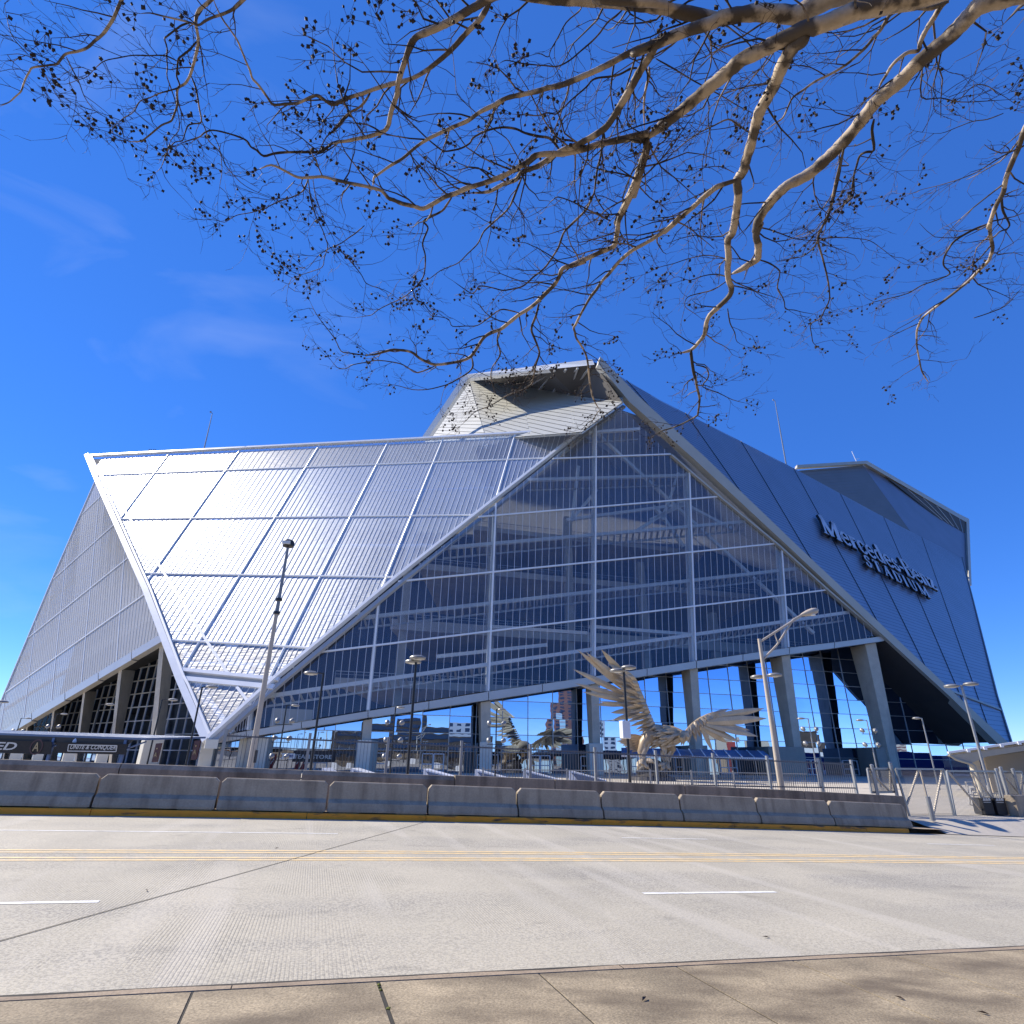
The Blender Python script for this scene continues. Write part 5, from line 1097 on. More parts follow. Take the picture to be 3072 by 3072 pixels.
# ------------------------------------------------------------------ steel bird
YE = 72; bird = thing('bird_statue', 'huge steel eagle statue with spread wings landing on a dark ball', 'statue', at_z(1955, 2330, PZ))
random.seed(11)
def ep(x, y, dy=0): return at_y(x, y, YE + dy)
fcount = [0]
def feather(r, t_, wd, tw=0.0, curve=.06, mat_='feather', name='feather', par=bird):
    r, t_ = V3(r), V3(t_); d = t_ - r; L_ = d.length; d.normalize(); view = V3((0, -1, 0)); s = d.cross(view).normalized(); wd = wd * .5; n_ = s.cross(d)
    s2 = s * math.cos(tw) + n_ * math.sin(tw); n2_ = s2.cross(d)
    if n2_.y > 0: n2_ = -n2_
    rows = [(0, .55, 0), (.25, .95, .35), (.55, 1, .8), (.8, .62, 1), (1, .02, .8)]; m = MB(); vv = []
    for f_, w_, c_ in rows:
        c = r + d * (L_ * f_) - n2_ * (curve * L_ * f_ * f_); h = wd * w_ / 2
        vv += [c - s2 * h, c + n2_ * wd * .10 * w_, c + s2 * h, c - n2_ * .05]
    fs = []
    for i in range(4):
        for k in range(4): fs.append((i * 4 + k, i * 4 + (k + 1) % 4, (i + 1) * 4 + (k + 1) % 4, (i + 1) * 4 + k))
    m.add(vv, fs + [(0, 1, 2, 3), (19, 18, 17, 16)]); fcount[0] += 1
    return m.build(name, M[mat_], par)
def bez(P, t):
    n = len(P) - 1; i = min(int(t * n), n - 1); f_ = t * n - i; return tuple(P[i][k] + (P[i + 1][k] - P[i][k]) * f_ for k in range(len(P[0])))
def wing(bone, prim, sec_dirs, rows):
    for x0_, y0_, x1_, y1_, wd, dy in prim: feather(ep(x0_, y0_, .3), ep(x1_, y1_, dy), wd, random.uniform(-.35, .35), .05)
    for (n, len0, len1, wd, dy) in rows:
        for k in range(n):
            t_ = (k + random.uniform(-.2, .2) + .5) / n; t_ = min(.99, max(0, t_)); bx, by, bd = bez(bone, t_); ang = R(bez(sec_dirs, t_)[0] + random.uniform(-5, 5)); L_ = (len0 + (len1 - len0) * t_) * random.uniform(.88, 1.1)
            feather(ep(bx, by, bd + dy), ep(bx + math.cos(ang) * L_, by - math.sin(ang) * L_, bd + dy - .4), wd * (.75 + .5 * t_), random.uniform(-.55, .55), .04)
# raised wing on the left
boneL = [(1976, 2196, 0), (1958, 2155, -.4), (1940, 2112, -.9), (1922, 2072, -1.3), (1906, 2038, -1.6)]
primL = [(1890, 2080, 1736, 1949, 1.5, -3), (1893, 2070, 1762, 1958, 1.5, -3), (1898, 2060, 1806, 1951, 1.7, -2.6), (1885, 2088, 1721, 2006, 1.4, -3), (1888, 2098, 1730, 2050, 1.3, -2.8), (1892, 2105, 1752, 2076, 1.2, -2.6), (1900, 2112, 1786, 2112, 1.2, -2.4), (1905, 2120, 1800, 2104, .9, -2.3), (1910, 2128, 1836, 2138, 1.2, -2), (1918, 2138, 1842, 2160, 1.2, -1.8), (1918, 2066, 1901, 2029, 1.0, -1.9)]
wing(boneL, primL, [(215,), (200,), (178,), (160,), (140,)], [(18, 58, 96, .95, .2), (18, 46, 74, .85, -.25), (16, 34, 52, .8, -.7), (15, 22, 34, .75, -1.1), (15, 12, 20, .7, -1.4)])
# lowered wing on the right
boneR = [(2052, 2200, .2), (2072, 2176, .5), (2094, 2158, .9), (2118, 2146, 1.3), (2135, 2140, 1.6)]
primR = [(2118, 2152, 2192, 2124, 1.0, 3), (2120, 2156, 2302, 2125, 1.7, 3), (2122, 2166, 2308, 2155, 1.9, 2.6), (2118, 2172, 2280, 2207, 1.8, 2.4), (2112, 2178, 2226, 2226, 1.5, 2), (2106, 2182, 2186, 2231, 1.4, 1.6), (2104, 2180, 2140, 2254, 1.3, 1.2), (2116, 2160, 2250, 2166, 1.5, 2.2), (2112, 2170, 2255, 2190, 1.5, 2.2)]
wing(boneR, primR, [(255,), (275,), (300,), (330,), (352,)], [(16, 40, 76, .9, .6), (15, 32, 58, .85, .15), (15, 24, 40, .8, -.3), (14, 14, 26, .7, -.7)])
for k in range(16):                                 # sunlit covert edge along the top of the right wing
    bx, by, bd = bez(boneR, (k + .5) / 16); feather(ep(bx - 1, by + 2, bd - .5), ep(bx + 7 + k * .3, by - 9 + k * .2, bd + 1.4), .7, .9, 0)
# tail
for k in range(9): feather(ep(1938, 2216 + k * 2.2, 1.2), ep(1850 + abs(k - 3) * 9, 2204 + k * 6.5, .2), 1.05, random.uniform(-.3, .3), .03)
for k in range(7): feather(ep(1942, 2216 + k * 3, .8), ep(1893 + k * 3, 2212 + k * 7, -.2), .9, random.uniform(-.3, .3), .03)
# body, neck, head
m = MB(); m.tube([ep(1928, 2222, 1), ep(1945, 2208, .6), ep(1968, 2202, .2), ep(1995, 2204, -.2), ep(2020, 2205, -.7), ep(2040, 2206, -1.2), ep(2050, 2208, -1.6)], [.3, .65, .95, 1.05, 1.0, .7, .5], 14); m.build('body', M['eagle_body'], bird, smooth=True)
m = MB(); hc = ep(2053, 2208, -1.9); m.lathe(hc, [(.05, -.75), (.42, -.55), (.58, -.1), (.5, .35), (.2, .62), (.01, .66)], 14, (.35, -.5, .5)); hd = m.build('head', M['feather'], bird, smooth=True)
m = MB(); m.tube([ep(2049, 2210, -2.4), ep(2046, 2217, -2.7), ep(2048, 2224, -2.7), ep(2052, 2228, -2.6)], [.36, .30, .18, .03], 8); m.build('beak', M['eagle_body'], hd, smooth=True)
m = MB(); m.tube([ep(2058, 2207, -2.2), ep(2063, 2213, -2.4), ep(2063, 2220, -2.4)], [.28, .22, .04], 8); m.build('brow', M['feather'], hd, smooth=True)
for k in range(58):                                 # body plates lapped towards the tail
    f_ = random.random(); bx = 1945 + 98 * f_; r_ = [.65, .95, 1.05, 1.0, .7][min(4, int(f_ * 5))]; a_ = random.uniform(-1.15, 1.25); c = ep(bx, 2205, -.3 - f_)
    p = c + V3((0, -math.cos(a_) * r_, -math.sin(a_) * r_)); d = V3((-.8, -math.cos(a_) * .25, -math.sin(a_) * .25 - .18)).normalized(); feather(p, p + d * random.uniform(.9, 1.4), random.uniform(.5, .75), random.uniform(-.5, .5) + a_ * .4, 0)
# legs and talons
def leg(P, rr, par=bird): m = MB(); m.tube(P, rr, 10); return m.build('leg', M['eagle_body'], par, smooth=True)
leg([ep(1955, 2206, -.6), ep(1932, 2232, -1), ep(1923, 2256, -1.1), ep(1930, 2280, -1.2)], [1.0, .62, .42, .32])
leg([ep(1996, 2222, 0), ep(2008, 2250, .2), ep(2002, 2270, .2), ep(1998, 2292, .1)], [1.15, .75, .42, .3])
for k in range(26):
    f_ = k / 26; a = V3(ep(1950, 2210, -1.2)).lerp(ep(1925, 2262, -1.5), f_) if f_ < .8 else ep(1927, 2270, -1.5); feather(a + V3((random.uniform(-.35, .3), random.uniform(-.3, 0), 0)), a + V3((random.uniform(-.5, -.1), -.2, -1.0)), .55, random.uniform(-.5, .5), -.05)
for k in range(22):
    f_ = k / 22; a = V3(ep(1985, 2226, -1.2)).lerp(ep(2004, 2272, -.6), f_); feather(a + V3((random.uniform(-.6, .6), random.uniform(-.4, .1), 0)), a + V3((random.uniform(-.5, .3), -.2, -1.1)), .6, random.uniform(-.5, .5), -.03)
for f0, cl in ((ep(1930, 2280, -1.3), [(1916, 2292, 1914, 2310), (1934, 2294, 1951, 2310), (1948, 2282, 1966, 2290), (1924, 2286, 1922, 2300)]), (ep(1998, 2292, -.4), [(1990, 2300, 1982, 2314), (2004, 2300, 2012, 2312), (1986, 2294, 1972, 2298)])):
    for x0_, y0_, x1_, y1_ in cl: m = MB(); m.tube([f0, ep(x0_, y0_, -1.9), ep((x0_ + x1_) / 2 + (x0_ - x1_) * .1, (y0_ + y1_) / 2 - 2, -2.1), ep(x1_, y1_, -1.9)], [.3, .27, .2, .04], 8); m.build('talon', M['feather'], bird, smooth=True)
m = MB(); bc = ep(1956, 2312, -.2); m.lathe(bc, [(.02, -2.0), (.55, -1.6), (1.0, -1.0), (1.25, -.3), (1.25, .3), (1.0, 1.0), (.55, 1.6), (.02, 2.0)], 18, (1, .25, .05)); ball = m.build('ball', M['football'], bird, smooth=True)
m = MB(); m.lathe((bc.x, bc.y, PZ), [(2.6, 0), (2.5, .35), (1.8, .5), (1.2, .9)], 20); m.build('base', M['football'], bird)
for x, y, lb in ((440, 2672, 'on the road beside the long diagonal joint'), (1933, 2998, 'on the pavement slab left of the other pavement leaves'), (2299, 2812, 'on the near lane above the pavement edge'), (2951, 3040, 'on the pavement near the lower right corner'), (2700, 2995, 'on the pavement between the two other pavement leaves'), (830, 2545, 'on the far lane just above the yellow lines')):
    d = ray(x, y); tt = 1.0
    for _ in range(40): q = CAM + d * tt; tt *= (CAM.z - zr(q.dot(UD)) - (SWZ + .006 if q.dot(VD) < VE else .008)) / max(1e-6, CAM.z - q.z)
    q = CAM + d * tt; a_ = random.uniform(0, 3.1); e = V3((math.cos(a_), math.sin(a_), 0)); f_ = V3((-e.y, e.x, 0)); m = MB()
    m.add([q - e * .04, q - f_ * .014 + V3((0, 0, .012)), q + e * .04 + V3((0, 0, .008)), q + f_ * .014 + V3((0, 0, .014)), q + V3((0, 0, .002))], [(0, 1, 4), (1, 2, 4), (2, 3, 4), (3, 0, 4)])
    tag(m.build('dry_leaf', M['twig'], None, recalc=False), 'small curled dry leaf ' + lb, 'leaf', 'dry leaves on the concrete')
BR = [
(72,30,0,"2567,-36 2491,-6 2422,27 2385,45 2325,39 2276,38 2240,41 2191,49 2161,55 2131,70 2082,85 2021,108 1961,135 1900,159 1952,136"),
(30,10,0.05,"1973,135 1932,139 1875,166 1828,192 1787,212 1751,228 1688,254 1642,264 1611,274 1559,285 1518,295 1481,316 1440,336 1404,362 1362,380 1321,399 1280,419 1243,445 1207,476 1171,497 1135,523 1122,533 1119,556"),
(38,15,-0.1,"1968,142 1942,181 1921,212 1901,248 1875,295 1859,321 1833,362 1813,386 1776,411 1751,424 1719,440 1688,450 1647,476 1611,499 1564,518 1549,538 1507,554 1466,575 1414,579"),
(70,34,-0.2,"2871,-42 2749,-3 2658,13 2579,30 2507,58 2458,76 2416,86 2373,106 2325,130 2276,155 2228,177 2191,209 2155,240 2118,270 2082,300 2046,331 2009,359 1973,388 1945,412"),
(32,10,-0.2,"1945,412 1918,419 1900,412 1947,399 1906,409 1849,422 1802,431 1766,443 1725,453 1688,461 1647,461 1606,467 1585,484 1564,497 1538,512 1518,524 1476,541 1440,553 1399,565 1362,582 1336,590 1300,611 1269,626 1243,619 1207,611 1181,600 1166,595 1153,580 1140,570 1098,559 1052,550 1000,539 1042,547 1002,538 968,530 934,532 894,532 854,512 814,495 780,507"),
(32,10,-0.25,"1944,419 1933,473 1912,546 1900,588 1947,430 1927,481 1914,518 1901,559 1888,595 1875,621 1859,652 1849,668 1927,500 1917,528 1906,557 1888,592 1870,628 1856,663 1853,685 1849,713 1842,738 1807,754 1757,777 1700,802 1756,783 1719,795 1688,806 1678,829 1663,854 1632,885 1607,910 1582,929 1557,944 1526,969 1501,988 1476,997 1452,1012 1433,1040 1414,1068 1389,1081 1358,1088 1309,1094 1284,1087 1259,1075 1234,1056 1197,1050 1172,1050 1129,1062 1098,1066"),
(6,3,-0.3,"1098,1066 1048,1059 1023,1053 1004,1016 973,975 948,941 930,904"),
(9,3,-0.3,"1414,1068 1419,1096 1408,1115 1377,1135 1352,1149 1327,1158 1284,1168 1240,1169 1197,1158 1147,1149"),
(7,3,-0.3,"1309,1096 1253,1118 1222,1102 1197,1090 1135,1081 1098,1087 1060,1094 1035,1106 1011,1102 986,1071"),
(52,9,-0.24,"2422,103 2403,124 2379,141 2358,176 2343,206 2331,237 2319,262 2300,297 2282,329 2271,358 2264,388 2255,425 2246,456 2237,485 2231,511 2215,534 2211,546 2215,582 2211,619 2206,655 2197,700 2183,720 2186,770 2183,805 2186,841 2194,862 2190,885 2165,912 2140,935 2126,951 2119,970 2115,990 2112,1006 2094,1029 2076,1048 2059,1055 2041,1059"),
(15,5,-0.35,"2073,1050 2074,1068 2080,1112 2087,1139 2091,1162 2098,1189 2098,1210 2094,1239 2091,1247 2069,1260 2041,1274 2012,1285 1984,1293 1963,1306"),
(8,3,-0.3,"2087,1095 2119,1104 2125,1132 2108,1160 2154,1178 2197,1199 2240,1210"),
(24,6,-0.45,"2211,540 2155,559 2131,576 2106,596 2082,619 2052,644 2021,673 1991,699 2041,649 2012,678 1984,700 1941,727 1899,750 1870,773 1849,793 1828,820 1807,842 1789,869 1771,892 1753,923 1739,949 1728,972 1721,984 1725,997 1728,1013 1743,1036 1757,1062 1764,1093 1767,1126 1772,1160 1778,1190 1789,1214 1799,1228"),
(6,2,-0.45,"1802,1227 1787,1245 1781,1259 1765,1267 1750,1284 1737,1298"),
(62,20,0.1,"3107,-30 3010,-3 2943,15 2919,36 2895,62 2864,94 2834,123 2798,152 2761,183 2734,209 2707,238 2667,272 2628,305 2598,343 2567,383 2537,419 2507,450 2470,485 2434,517 2397,539 2367,553 2346,570 2325,590 2306,613 2288,638 2279,655 2273,668 2267,700 2279,670 2272,686 2268,709 2275,736 2274,759 2272,778 2247,793 2225,807 2197,821"),
(9,3,0.1,"2274,778 2304,788 2325,800 2338,812 2339,823 2332,864 2345,887 2353,906 2357,927 2382,930 2410,937 2460,945"),
(30,9,0.3,"2871,-49 2837,0 2819,24 2804,50 2789,73 2774,98 2761,127 2755,152 2725,157 2695,177 2673,200 2658,226 2643,249 2634,274"),
(22,6,0.35,"2846,0 2798,23 2755,23 2719,25 2689,33 2670,44 2655,67 2640,92 2619,115 2598,141 2567,170 2537,195 2494,221 2446,244 2410,270 2379,292 2364,321 2349,353 2325,370 2300,389"),
(26,5,0.5,"3235,255 3107,340 3072,396 3062,425 3053,450 3037,485 3022,523 3015,549 3010,577 2992,610 2980,638 2965,685 2971,665 2970,685 2971,707 2978,743 2972,766 2964,785 2936,812 2907,842 2872,871 2836,899 2801,926 2772,949 2759,969 2751,991 2750,1018 2751,1041 2758,1079 2765,1112 2776,1132 2786,1148"),
(11,3,0.5,"2968,670 2914,692 2865,722 2847,745 2836,764 2830,784 2833,800 2850,821 2808,841 2765,856 2723,880 2673,894 2623,906 2588,919"),
(12,4,0.5,"3008,564 3005,592 3008,629 3019,653 3028,672 3022,686 2999,695 2978,714 2943,722 2900,729"),
(14,4,0.2,"2622,358 2616,394 2622,450 2598,456 2579,468 2570,497 2561,529 2562,570 2555,596 2531,613 2507,632 2482,655"),
(17,4,0.05,"2531,446 2520,497 2507,547 2498,588 2488,632 2473,664 2458,700"),
(14,3,0.15,"2522,493 2517,521 2511,550 2502,587 2492,624 2481,658 2463,686 2453,714 2458,741 2467,771 2474,798 2481,828 2487,862 2488,899 2474,930 2460,956 2442,965 2431,977 2435,1004 2439,1027 2453,1041"),
(8,3,0.2,"2568,500 2559,543 2556,571 2552,589 2531,617 2517,646 2502,670 2488,686 2463,713"),
(6,2,0.2,"2453,717 2481,714 2524,712 2566,715 2609,722 2644,745 2680,773 2708,791"),
(7,2,0.15,"2453,720 2439,745 2410,768 2375,776 2339,783 2325,793"),
(36,14,0.25,"1497,-16 1455,1 1430,18 1404,32 1362,58 1336,72 1311,84 1282,96 1254,108 1239,122 1233,130 1224,155 1217,177 1207,207 1197,239 1193,259 1192,281 1184,305 1176,327 1170,352 1166,374 1158,388 1150,394 1124,404 1104,410 1078,415 1052,420 1000,431"),
(14,5,0.25,"1065,419 1053,422 1002,428 979,444 957,456 905,456 854,457 820,461 791,468 769,450 752,440 740,422 712,409 683,400 655,393 632,391 612,399 598,411 564,422 535,433"),
(26,6,0.3,"1471,5 1455,34 1440,58 1424,75 1409,89 1386,114 1362,141 1336,166 1311,187 1285,207 1259,224 1233,236 1207,244 1166,254 1129,265 1088,280 1052,291 1000,312 1042,297 1019,307 996,314 968,296 951,286 922,296 894,309 854,312 820,314 803,293 786,269 772,251 757,235 750,211 740,189 726,154 712,121 692,91 672,64 655,34 638,-6"),
(12,4,0.3,"1110,280 1096,303 1078,322 1052,336 1031,353 1016,373 1000,389 1053,339 1036,348 1028,362 1025,371 1002,393 979,411 962,444 945,474"),
(46,30,0.4,"2190,57 2061,40 2000,27 1942,18 1880,11 1818,5 1751,3 1683,0 1621,-3 1543,-10"),
(38,26,0.2,"1779,1 1900,7 1949,8 1991,13 2021,23 2052,38 2076,55 2094,68 2112,92"),
(16,5,0.5,"370,-11 364,1 353,26 342,52 325,80 307,104 285,122 262,143 233,154 199,161 183,177 171,192 151,195 131,198 97,203 88,216 80,229 71,251 63,274 46,290 28,306 0,319"),
(5,2,0.5,"132,195 108,179 85,169 57,162 34,163 0,166"),
(5,2,0.5,"87,166 63,142 40,114 28,85 20,51 13,11"),
(5,2,0.5,"126,206 140,233 154,257 171,288 194,314 225,333 256,366"),
(7,2,0.5,"199,171 214,202 228,229 239,251 251,285 268,313 290,336 319,353 353,376"),
(17,6,0.35,"643,-11 621,11 598,30 589,51 588,75 595,114 593,142 586,172 578,202 569,229 555,251 535,263 531,285 532,314 521,347 512,364 484,376 450,404 421,424 387,424"),
(17,5,0.4,"740,-11 712,16 695,30 666,43 638,52 615,63 595,75 558,64 524,56 484,47 450,39 421,41"),
(9,3,0.4,"575,67 547,75 524,91 501,109 494,117 501,143 500,171 502,200 501,229 512,262 524,297 532,330 538,366 535,393 512,421 501,456"),
(10,3,0.35,"592,122 569,149 549,165 535,178 532,205 530,229 538,251 535,263 507,272 478,280 450,293 421,303 407,327 393,342 370,354 347,376"),
(7,2,0.35,"531,183 507,171 484,166 444,167 399,166 353,174 313,183 285,205 262,229 228,242 199,252 177,251"),
(9,3,0.3,"574,229 586,259 592,286 598,325 604,366 581,371 564,377 555,399 547,422 524,427 501,456 484,501 467,518"),
(6,2,0.3,"606,364 618,393 626,422 655,451 669,475 678,497 700,524 723,548 752,567 786,582 814,592 837,601"),
(8,2,0.3,"925,536 917,558 905,576 877,591 843,602 814,615 791,627 752,638 712,645 689,658 672,667 649,658 632,645"),
(6,2,0.3,"885,542 860,569 837,593"),
(5,2,0.3,"632,393 649,421 661,456 666,512 661,547 655,586"),
(11,3,-0.1,"1355,592 1340,615 1327,632 1296,649 1271,663 1283,680 1281,694 1271,717 1268,737 1275,761 1276,781 1275,804 1270,830 1253,854 1234,874 1216,888 1197,899 1166,913 1135,929 1116,944 1098,948 1066,953"),
(11,3,-0.1,"1566,531 1552,565 1538,601 1526,624 1507,644 1476,671 1452,694 1442,714 1433,731 1417,748 1402,762 1377,787 1352,799 1321,812 1290,835 1271,842"),
(12,4,0,"1782,580 1770,606 1756,632 1725,663 1694,694 1684,717 1675,743 1656,773 1638,799 1619,817 1601,830 1582,848 1563,861 1532,868 1507,871 1476,863 1439,858 1427,873 1414,880 1383,860 1358,842"),
(12,4,0,"1807,388 1813,414 1807,440 1800,476 1792,507 1787,543 1782,580 1766,616 1781,581 1793,602 1812,630 1825,640 1830,655"),
(9,3,-0.2,"1832,663 1793,644 1756,625 1719,606 1675,591 1660,599 1650,607 1638,624"),
(12,3,-0.3,"1616,913 1608,947 1594,986 1604,1016 1614,1042 1618,1062 1607,1097 1601,1127 1594,1153 1563,1171 1526,1184 1495,1203 1464,1220 1427,1234 1402,1258 1383,1276"),
(6,2,-0.3,"1616,1062 1632,1087 1650,1102"),
(10,3,-0.3,"1496,994 1492,1022 1501,1060 1489,1084 1476,1104 1473,1134 1483,1172 1476,1189"),
(7,2,-0.3,"1560,940 1532,932 1501,929 1470,950 1433,976 1396,978 1358,979 1349,963 1340,955 1315,950 1296,948 1278,929 1259,911"),
(6,2,-0.2,"925,540 929,575 936,613 948,649 967,688 976,714 983,740 973,773 967,801 936,814 905,824 886,832 874,837 865,860 860,891"),
(7,2,-0.1,"1093,677 1066,700 1048,712 1023,730 992,743 967,758 948,775 930,798 905,824"),
(6,2,-0.2,"1011,743 1042,773 1066,801 1085,826 1098,849 1122,860 1147,868 1172,880 1197,899"),
(5,2,-0.2,"939,537 948,593 973,661 998,711 1011,742"),
(8,3,0.3,"1240,873 1247,898 1271,910 1284,929 1296,942"),
(16,5,0.1,"1947,202 1947,228 1937,269 1932,311 1932,352 1934,393"),
(11,4,0.1,"1911,204 1890,207 1859,223 1828,230 1797,233 1776,241 1761,259 1735,282 1714,300 1688,326 1668,342 1642,339 1611,347 1569,344 1533,342"),
(12,4,0.15,"1678,450 1668,435 1647,414 1616,409 1575,399 1549,387 1512,382 1481,386 1450,396 1419,414 1409,430 1383,445 1357,451 1331,453 1305,435 1280,414 1243,378 1207,342 1176,311 1140,259 1104,207 1067,160"),
(10,4,0.3,"1875,21 1849,47 1823,67 1800,98 1776,124 1740,155 1709,181 1673,199 1637,197 1600,194 1559,189 1518,181 1497,192"),
(8,3,0.3,"1745,21 1735,36 1699,67 1673,114 1652,150 1644,171 1616,160 1580,171"),
(6,2,0.4,"1562,487 1538,445 1518,414 1481,388 1450,357 1414,326 1373,285 1367,248 1362,197 1357,145 1352,93"),
(7,2,0.2,"2190,834 2154,823 2112,827 2069,841 2034,830 2005,841"),
(7,2,0.2,"2183,841 2140,869 2098,880 2062,892 2055,919 2083,940 2112,962"),
(6,2,0,"2190,780 2154,770 2112,766 2062,777 2020,791 1977,802 1941,820 1906,830"),
(7,2,-0.1,"2183,926 2190,969 2204,997 2211,1025 2240,1040"),
(8,3,0.4,"2749,173 2767,200 2764,291 2822,294 2883,306 2962,303 3053,297"),
(6,2,0.4,"2883,294 2925,255 2968,261 2998,285 3034,276"),
(5,2,0.4,"2767,240 2810,273 2858,297"),
(7,2,0.5,"3072,437 3022,461 2980,485 2931,516 2871,540 2810,558 2761,570 2719,588"),
(6,2,0.5,"3010,340 2962,358 2919,364 2871,382 2822,400 2767,397"),
(6,2,0.5,"2921,954 2964,940 3014,919 3049,883 3072,855"),
(20,6,0.55,"3150,-12 3072,12 3040,42 3010,73"),
(7,2,0.1,"2288,130 2319,152 2306,182 2288,212 2325,249 2367,276 2397,303 2416,340"),
(6,2,0.1,"2203,519 2161,500 2112,503 2082,510"),
(10,3,0.2,"2252,400 2215,376 2185,358 2143,376 2100,397 2058,425 2021,455 1973,470"),
(9,4,0.45,"1967,176 2021,206 2082,243 2155,282 2215,318 2270,346"),
(7,3,0.3,"2131,109 2134,158 2131,200 2112,261 2127,315 2124,364 2131,412 2112,461 2106,516 2112,564")]
# ------------------------------------------------------------------ bare crape myrtle over the pavement: limbs, twigs, seed heads
random.seed(23)
tree = thing('crape_myrtle', 'bare pale barked tree reaching over the pavement with dark seed clusters', 'tree', (4.6, .3, SWZ))
ZC = 5.7                                           # height of the underside of the crown
def canopy(x, y, dz):
    d = ray(x, y); s = (3072 - x) / 3072
    h = ZC + dz * .55 - .25 * max(0, (y - 700) / 700) - .15 * s
    t = (h - CAM.z) / max(.16, d.z); return CAM + d * t, t * d.dot(FW)
def smooth(P, rr, sub):
    out, ro = [], []; n = len(P)
    for i in range(n - 1):
        p0, p1, p2, p3 = P[max(0, i - 1)], P[i], P[i + 1], P[min(n - 1, i + 2)]
        for k in range(sub):
            t = k / sub; out.append(.5 * ((2 * p1) + (p2 - p0) * t + (2 * p0 - 5 * p1 + 4 * p2 - p3) * t * t + (3 * p1 - p0 - 3 * p2 + p3) * t ** 3)); ro.append(rr[i] + (rr[i + 1] - rr[i]) * t)
    out.append(P[-1]); ro.append(rr[-1]); return out, ro
TW, PD = MB(), MB(); TW2 = MB()
def pod(c, r):
    a = [V3((random.gauss(0, 1), random.gauss(0, 1), random.gauss(0, 1))).normalized() for _ in range(2)]
    x = a[0]; y = (a[1] - x * a[1].dot(x)).normalized(); z = x.cross(y); q = [c + x * r * 1.25, c - x * r, c + y * r, c - y * r, c + z * r, c - z * r]
    PD.add(q, [(0, 2, 4), (0, 4, 3), (0, 3, 5), (0, 5, 2), (1, 4, 2), (1, 3, 4), (1, 5, 3), (1, 2, 5)])
def cluster(p, d, n):
    for _ in range(n):
        o = (d * random.uniform(.01, .11) + V3((random.gauss(0, .036), random.gauss(0, .036), random.gauss(0, .036)))); c = p + o
        TW.tube([p + d * random.uniform(0, .05), c], [.0016, .0012], 3, False); pod(c, random.uniform(.010, .0165))
def twig(p, d, L_, r, lev):
    n = 4 if lev else 5; P, rr = [p], [r]; q = p; dd = d.copy(); bend = V3((random.gauss(0, .12), random.gauss(0, .12), random.gauss(0, .08)))
    for k in range(n):
        dd = (dd + bend * .4 + V3((random.gauss(0, .24), random.gauss(0, .24), random.gauss(0, .16)))).normalized(); q = q + dd * (L_ / n); P.append(q); rr.append(r * (1 - .68 * (k + 1) / n))
    (TW2 if r > .0052 else TW).tube(P, rr, 5 if r > .004 else 3, False)
    if lev < 2:
        m_ = random.randint(2, 4) if lev == 0 else random.randint(1, 3)
        for _ in range(m_):
            i = random.randint(1, n); s = dd.cross(V3((random.gauss(0, 1), random.gauss(0, 1), random.gauss(0, 1)))).normalized()
            a = random.uniform(.45, 1.0); nd = ((P[i] - P[i - 1]).normalized() * math.cos(a) + s * math.sin(a)); nd.z *= .75; nd.normalize()
            twig(P[i], nd, L_ * random.uniform(.32, .62), max(.0019, rr[i] * .72), lev + 1)
    if lev >= 1 and random.random() < PODP[0]: cluster(P[-1], dd, random.randint(3, 8))
PODP = [.13]
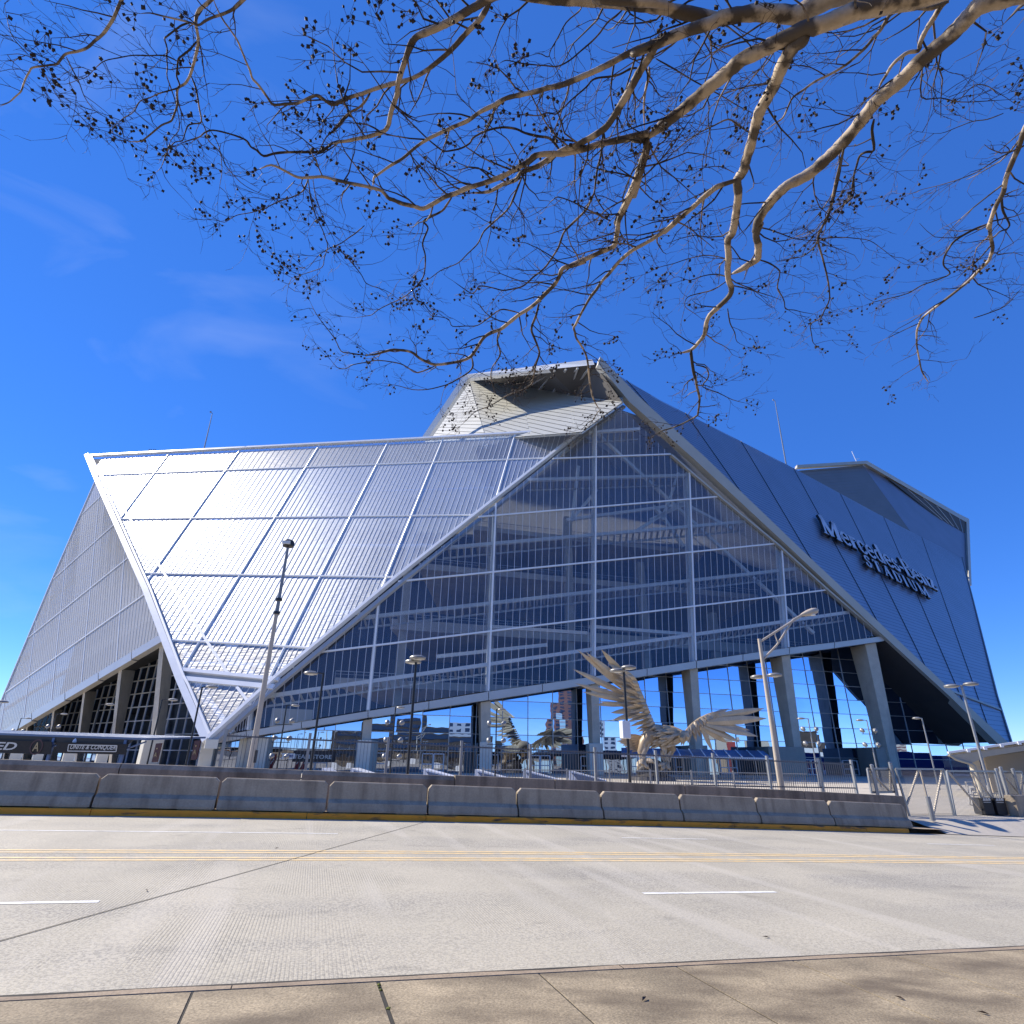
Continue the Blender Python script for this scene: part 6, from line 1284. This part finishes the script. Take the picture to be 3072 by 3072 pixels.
for w0, w1, dz, s in BR:
    pts = [tuple(float(c) for c in q.split(',')) for q in s.split()]
    P, rr, n = [], [], len(pts); wob = random.uniform(0, 6)
    for i, (x, y) in enumerate(pts):
        f_ = i / (n - 1); p, dep = canopy(x, y, dz + .12 * math.sin(wob + f_ * 5)); P.append(p); rr.append(((w0 + (w1 - w0) * f_ ** .8) * (.84 if w0 > 45 else .68)) / 2 * dep / F_PX)
    P2, r2 = smooth(P, rr, 3)
    for i in range(1, len(P2) - 1):                  # knots and slight swellings
        r2[i] *= 1 + random.uniform(-.07, .09)
    if pts[0][0] < 3072 and pts[0][1] > 0:
        for i, k in enumerate((.55, .75, .9)): r2[i] *= k
    for i, k in enumerate((.35, .55, .75, .9)): r2[-1 - i] *= k
    m = MB(); m.tube(P2, r2, 12 if w0 > 30 else 8 if w0 > 10 else 6); m.build('branch', M['bark'] if w0 > 15 else M['bark_thin'], tree, smooth='all')
    L_ = sum((b - a).length for a, b in zip(P2, P2[1:])); acc = 0; nxt = random.uniform(.05, .2)
    for i in range(1, len(P2)):
        seg = P2[i] - P2[i - 1]; acc += seg.length; f_ = acc / L_
        x_, y_ = pts[min(n - 1, int(f_ * (n - 1)))]
        if acc > nxt and -150 < x_ < 3200:
            thick = r2[i]; nxt = acc + random.uniform(.10, .21) * (.72 if x_ > 1500 else 1) * (1.0 if thick < .025 else 1.6)
            d = seg.normalized(); sd = d.cross(V3((0, 0, 1))).normalized() * random.choice((-1, 1)) + V3((0, 0, random.uniform(-.25, .35)))
            a = random.uniform(.5, 1.15); nd = (d * math.cos(a) + sd.normalized() * math.sin(a)).normalized()
            PODP[0] = .07 if (x_ < 1500 or y_ > 900) else .04
            twig(P2[i], nd, random.uniform(.2, .56) * (1.15 if thick > .012 else .85), min(.007, max(.0027, thick * .5)), 0)
    if 0 < pts[-1][0] < 3072 and pts[-1][1] > 0:
        d = (P2[-1] - P2[-2]).normalized(); twig(P2[-1], d, random.uniform(.15, .3), max(.002, r2[-1] * .9), 0); PODP[0] = .2
        if random.random() < .6: cluster(P2[-1], d, 7)
# trunk and the limbs outside the view that carry the crown
base = V3((4.6, .3, SWZ - .05)); fork = V3((4.5, .35, 2.0))
m = MB(); m.tube([base, base + V3((0, 0, .25)), base + V3((-.05, .03, 1.2)), fork], [.24, .17, .14, .15], 14); m.build('trunk', M['bark'], tree, smooth='all')
for w0, w1, dz, s in BR:
    x, y = [float(c) for c in s.split()[0].split(',')]
    if (x > 3110 or y < -40) and x > 2300:
        p, dep = canopy(x, y, dz); 
        m = MB(); mid = fork.lerp(p, .55) + V3((.1, -.1, .25)); r_ = w0 * .86 / 2 * dep / F_PX
        m.tube(smooth([fork, mid, p], [r_ * 1.5, r_ * 1.25, r_], 5)[0], [r_ * (1.5 - .5 * k / 10) for k in range(11)], 10); m.build('branch', M['bark'], tree, smooth='all')
o = TW.build('twigs', M['twig'], tree, recalc=False); o['kind'] = 'stuff'
o = TW2.build('twigs', M['bark_thin'], tree, recalc=False); o['kind'] = 'stuff'
o = PD.build('seed_heads', M['pod'], tree, recalc=False); o['kind'] = 'stuff'
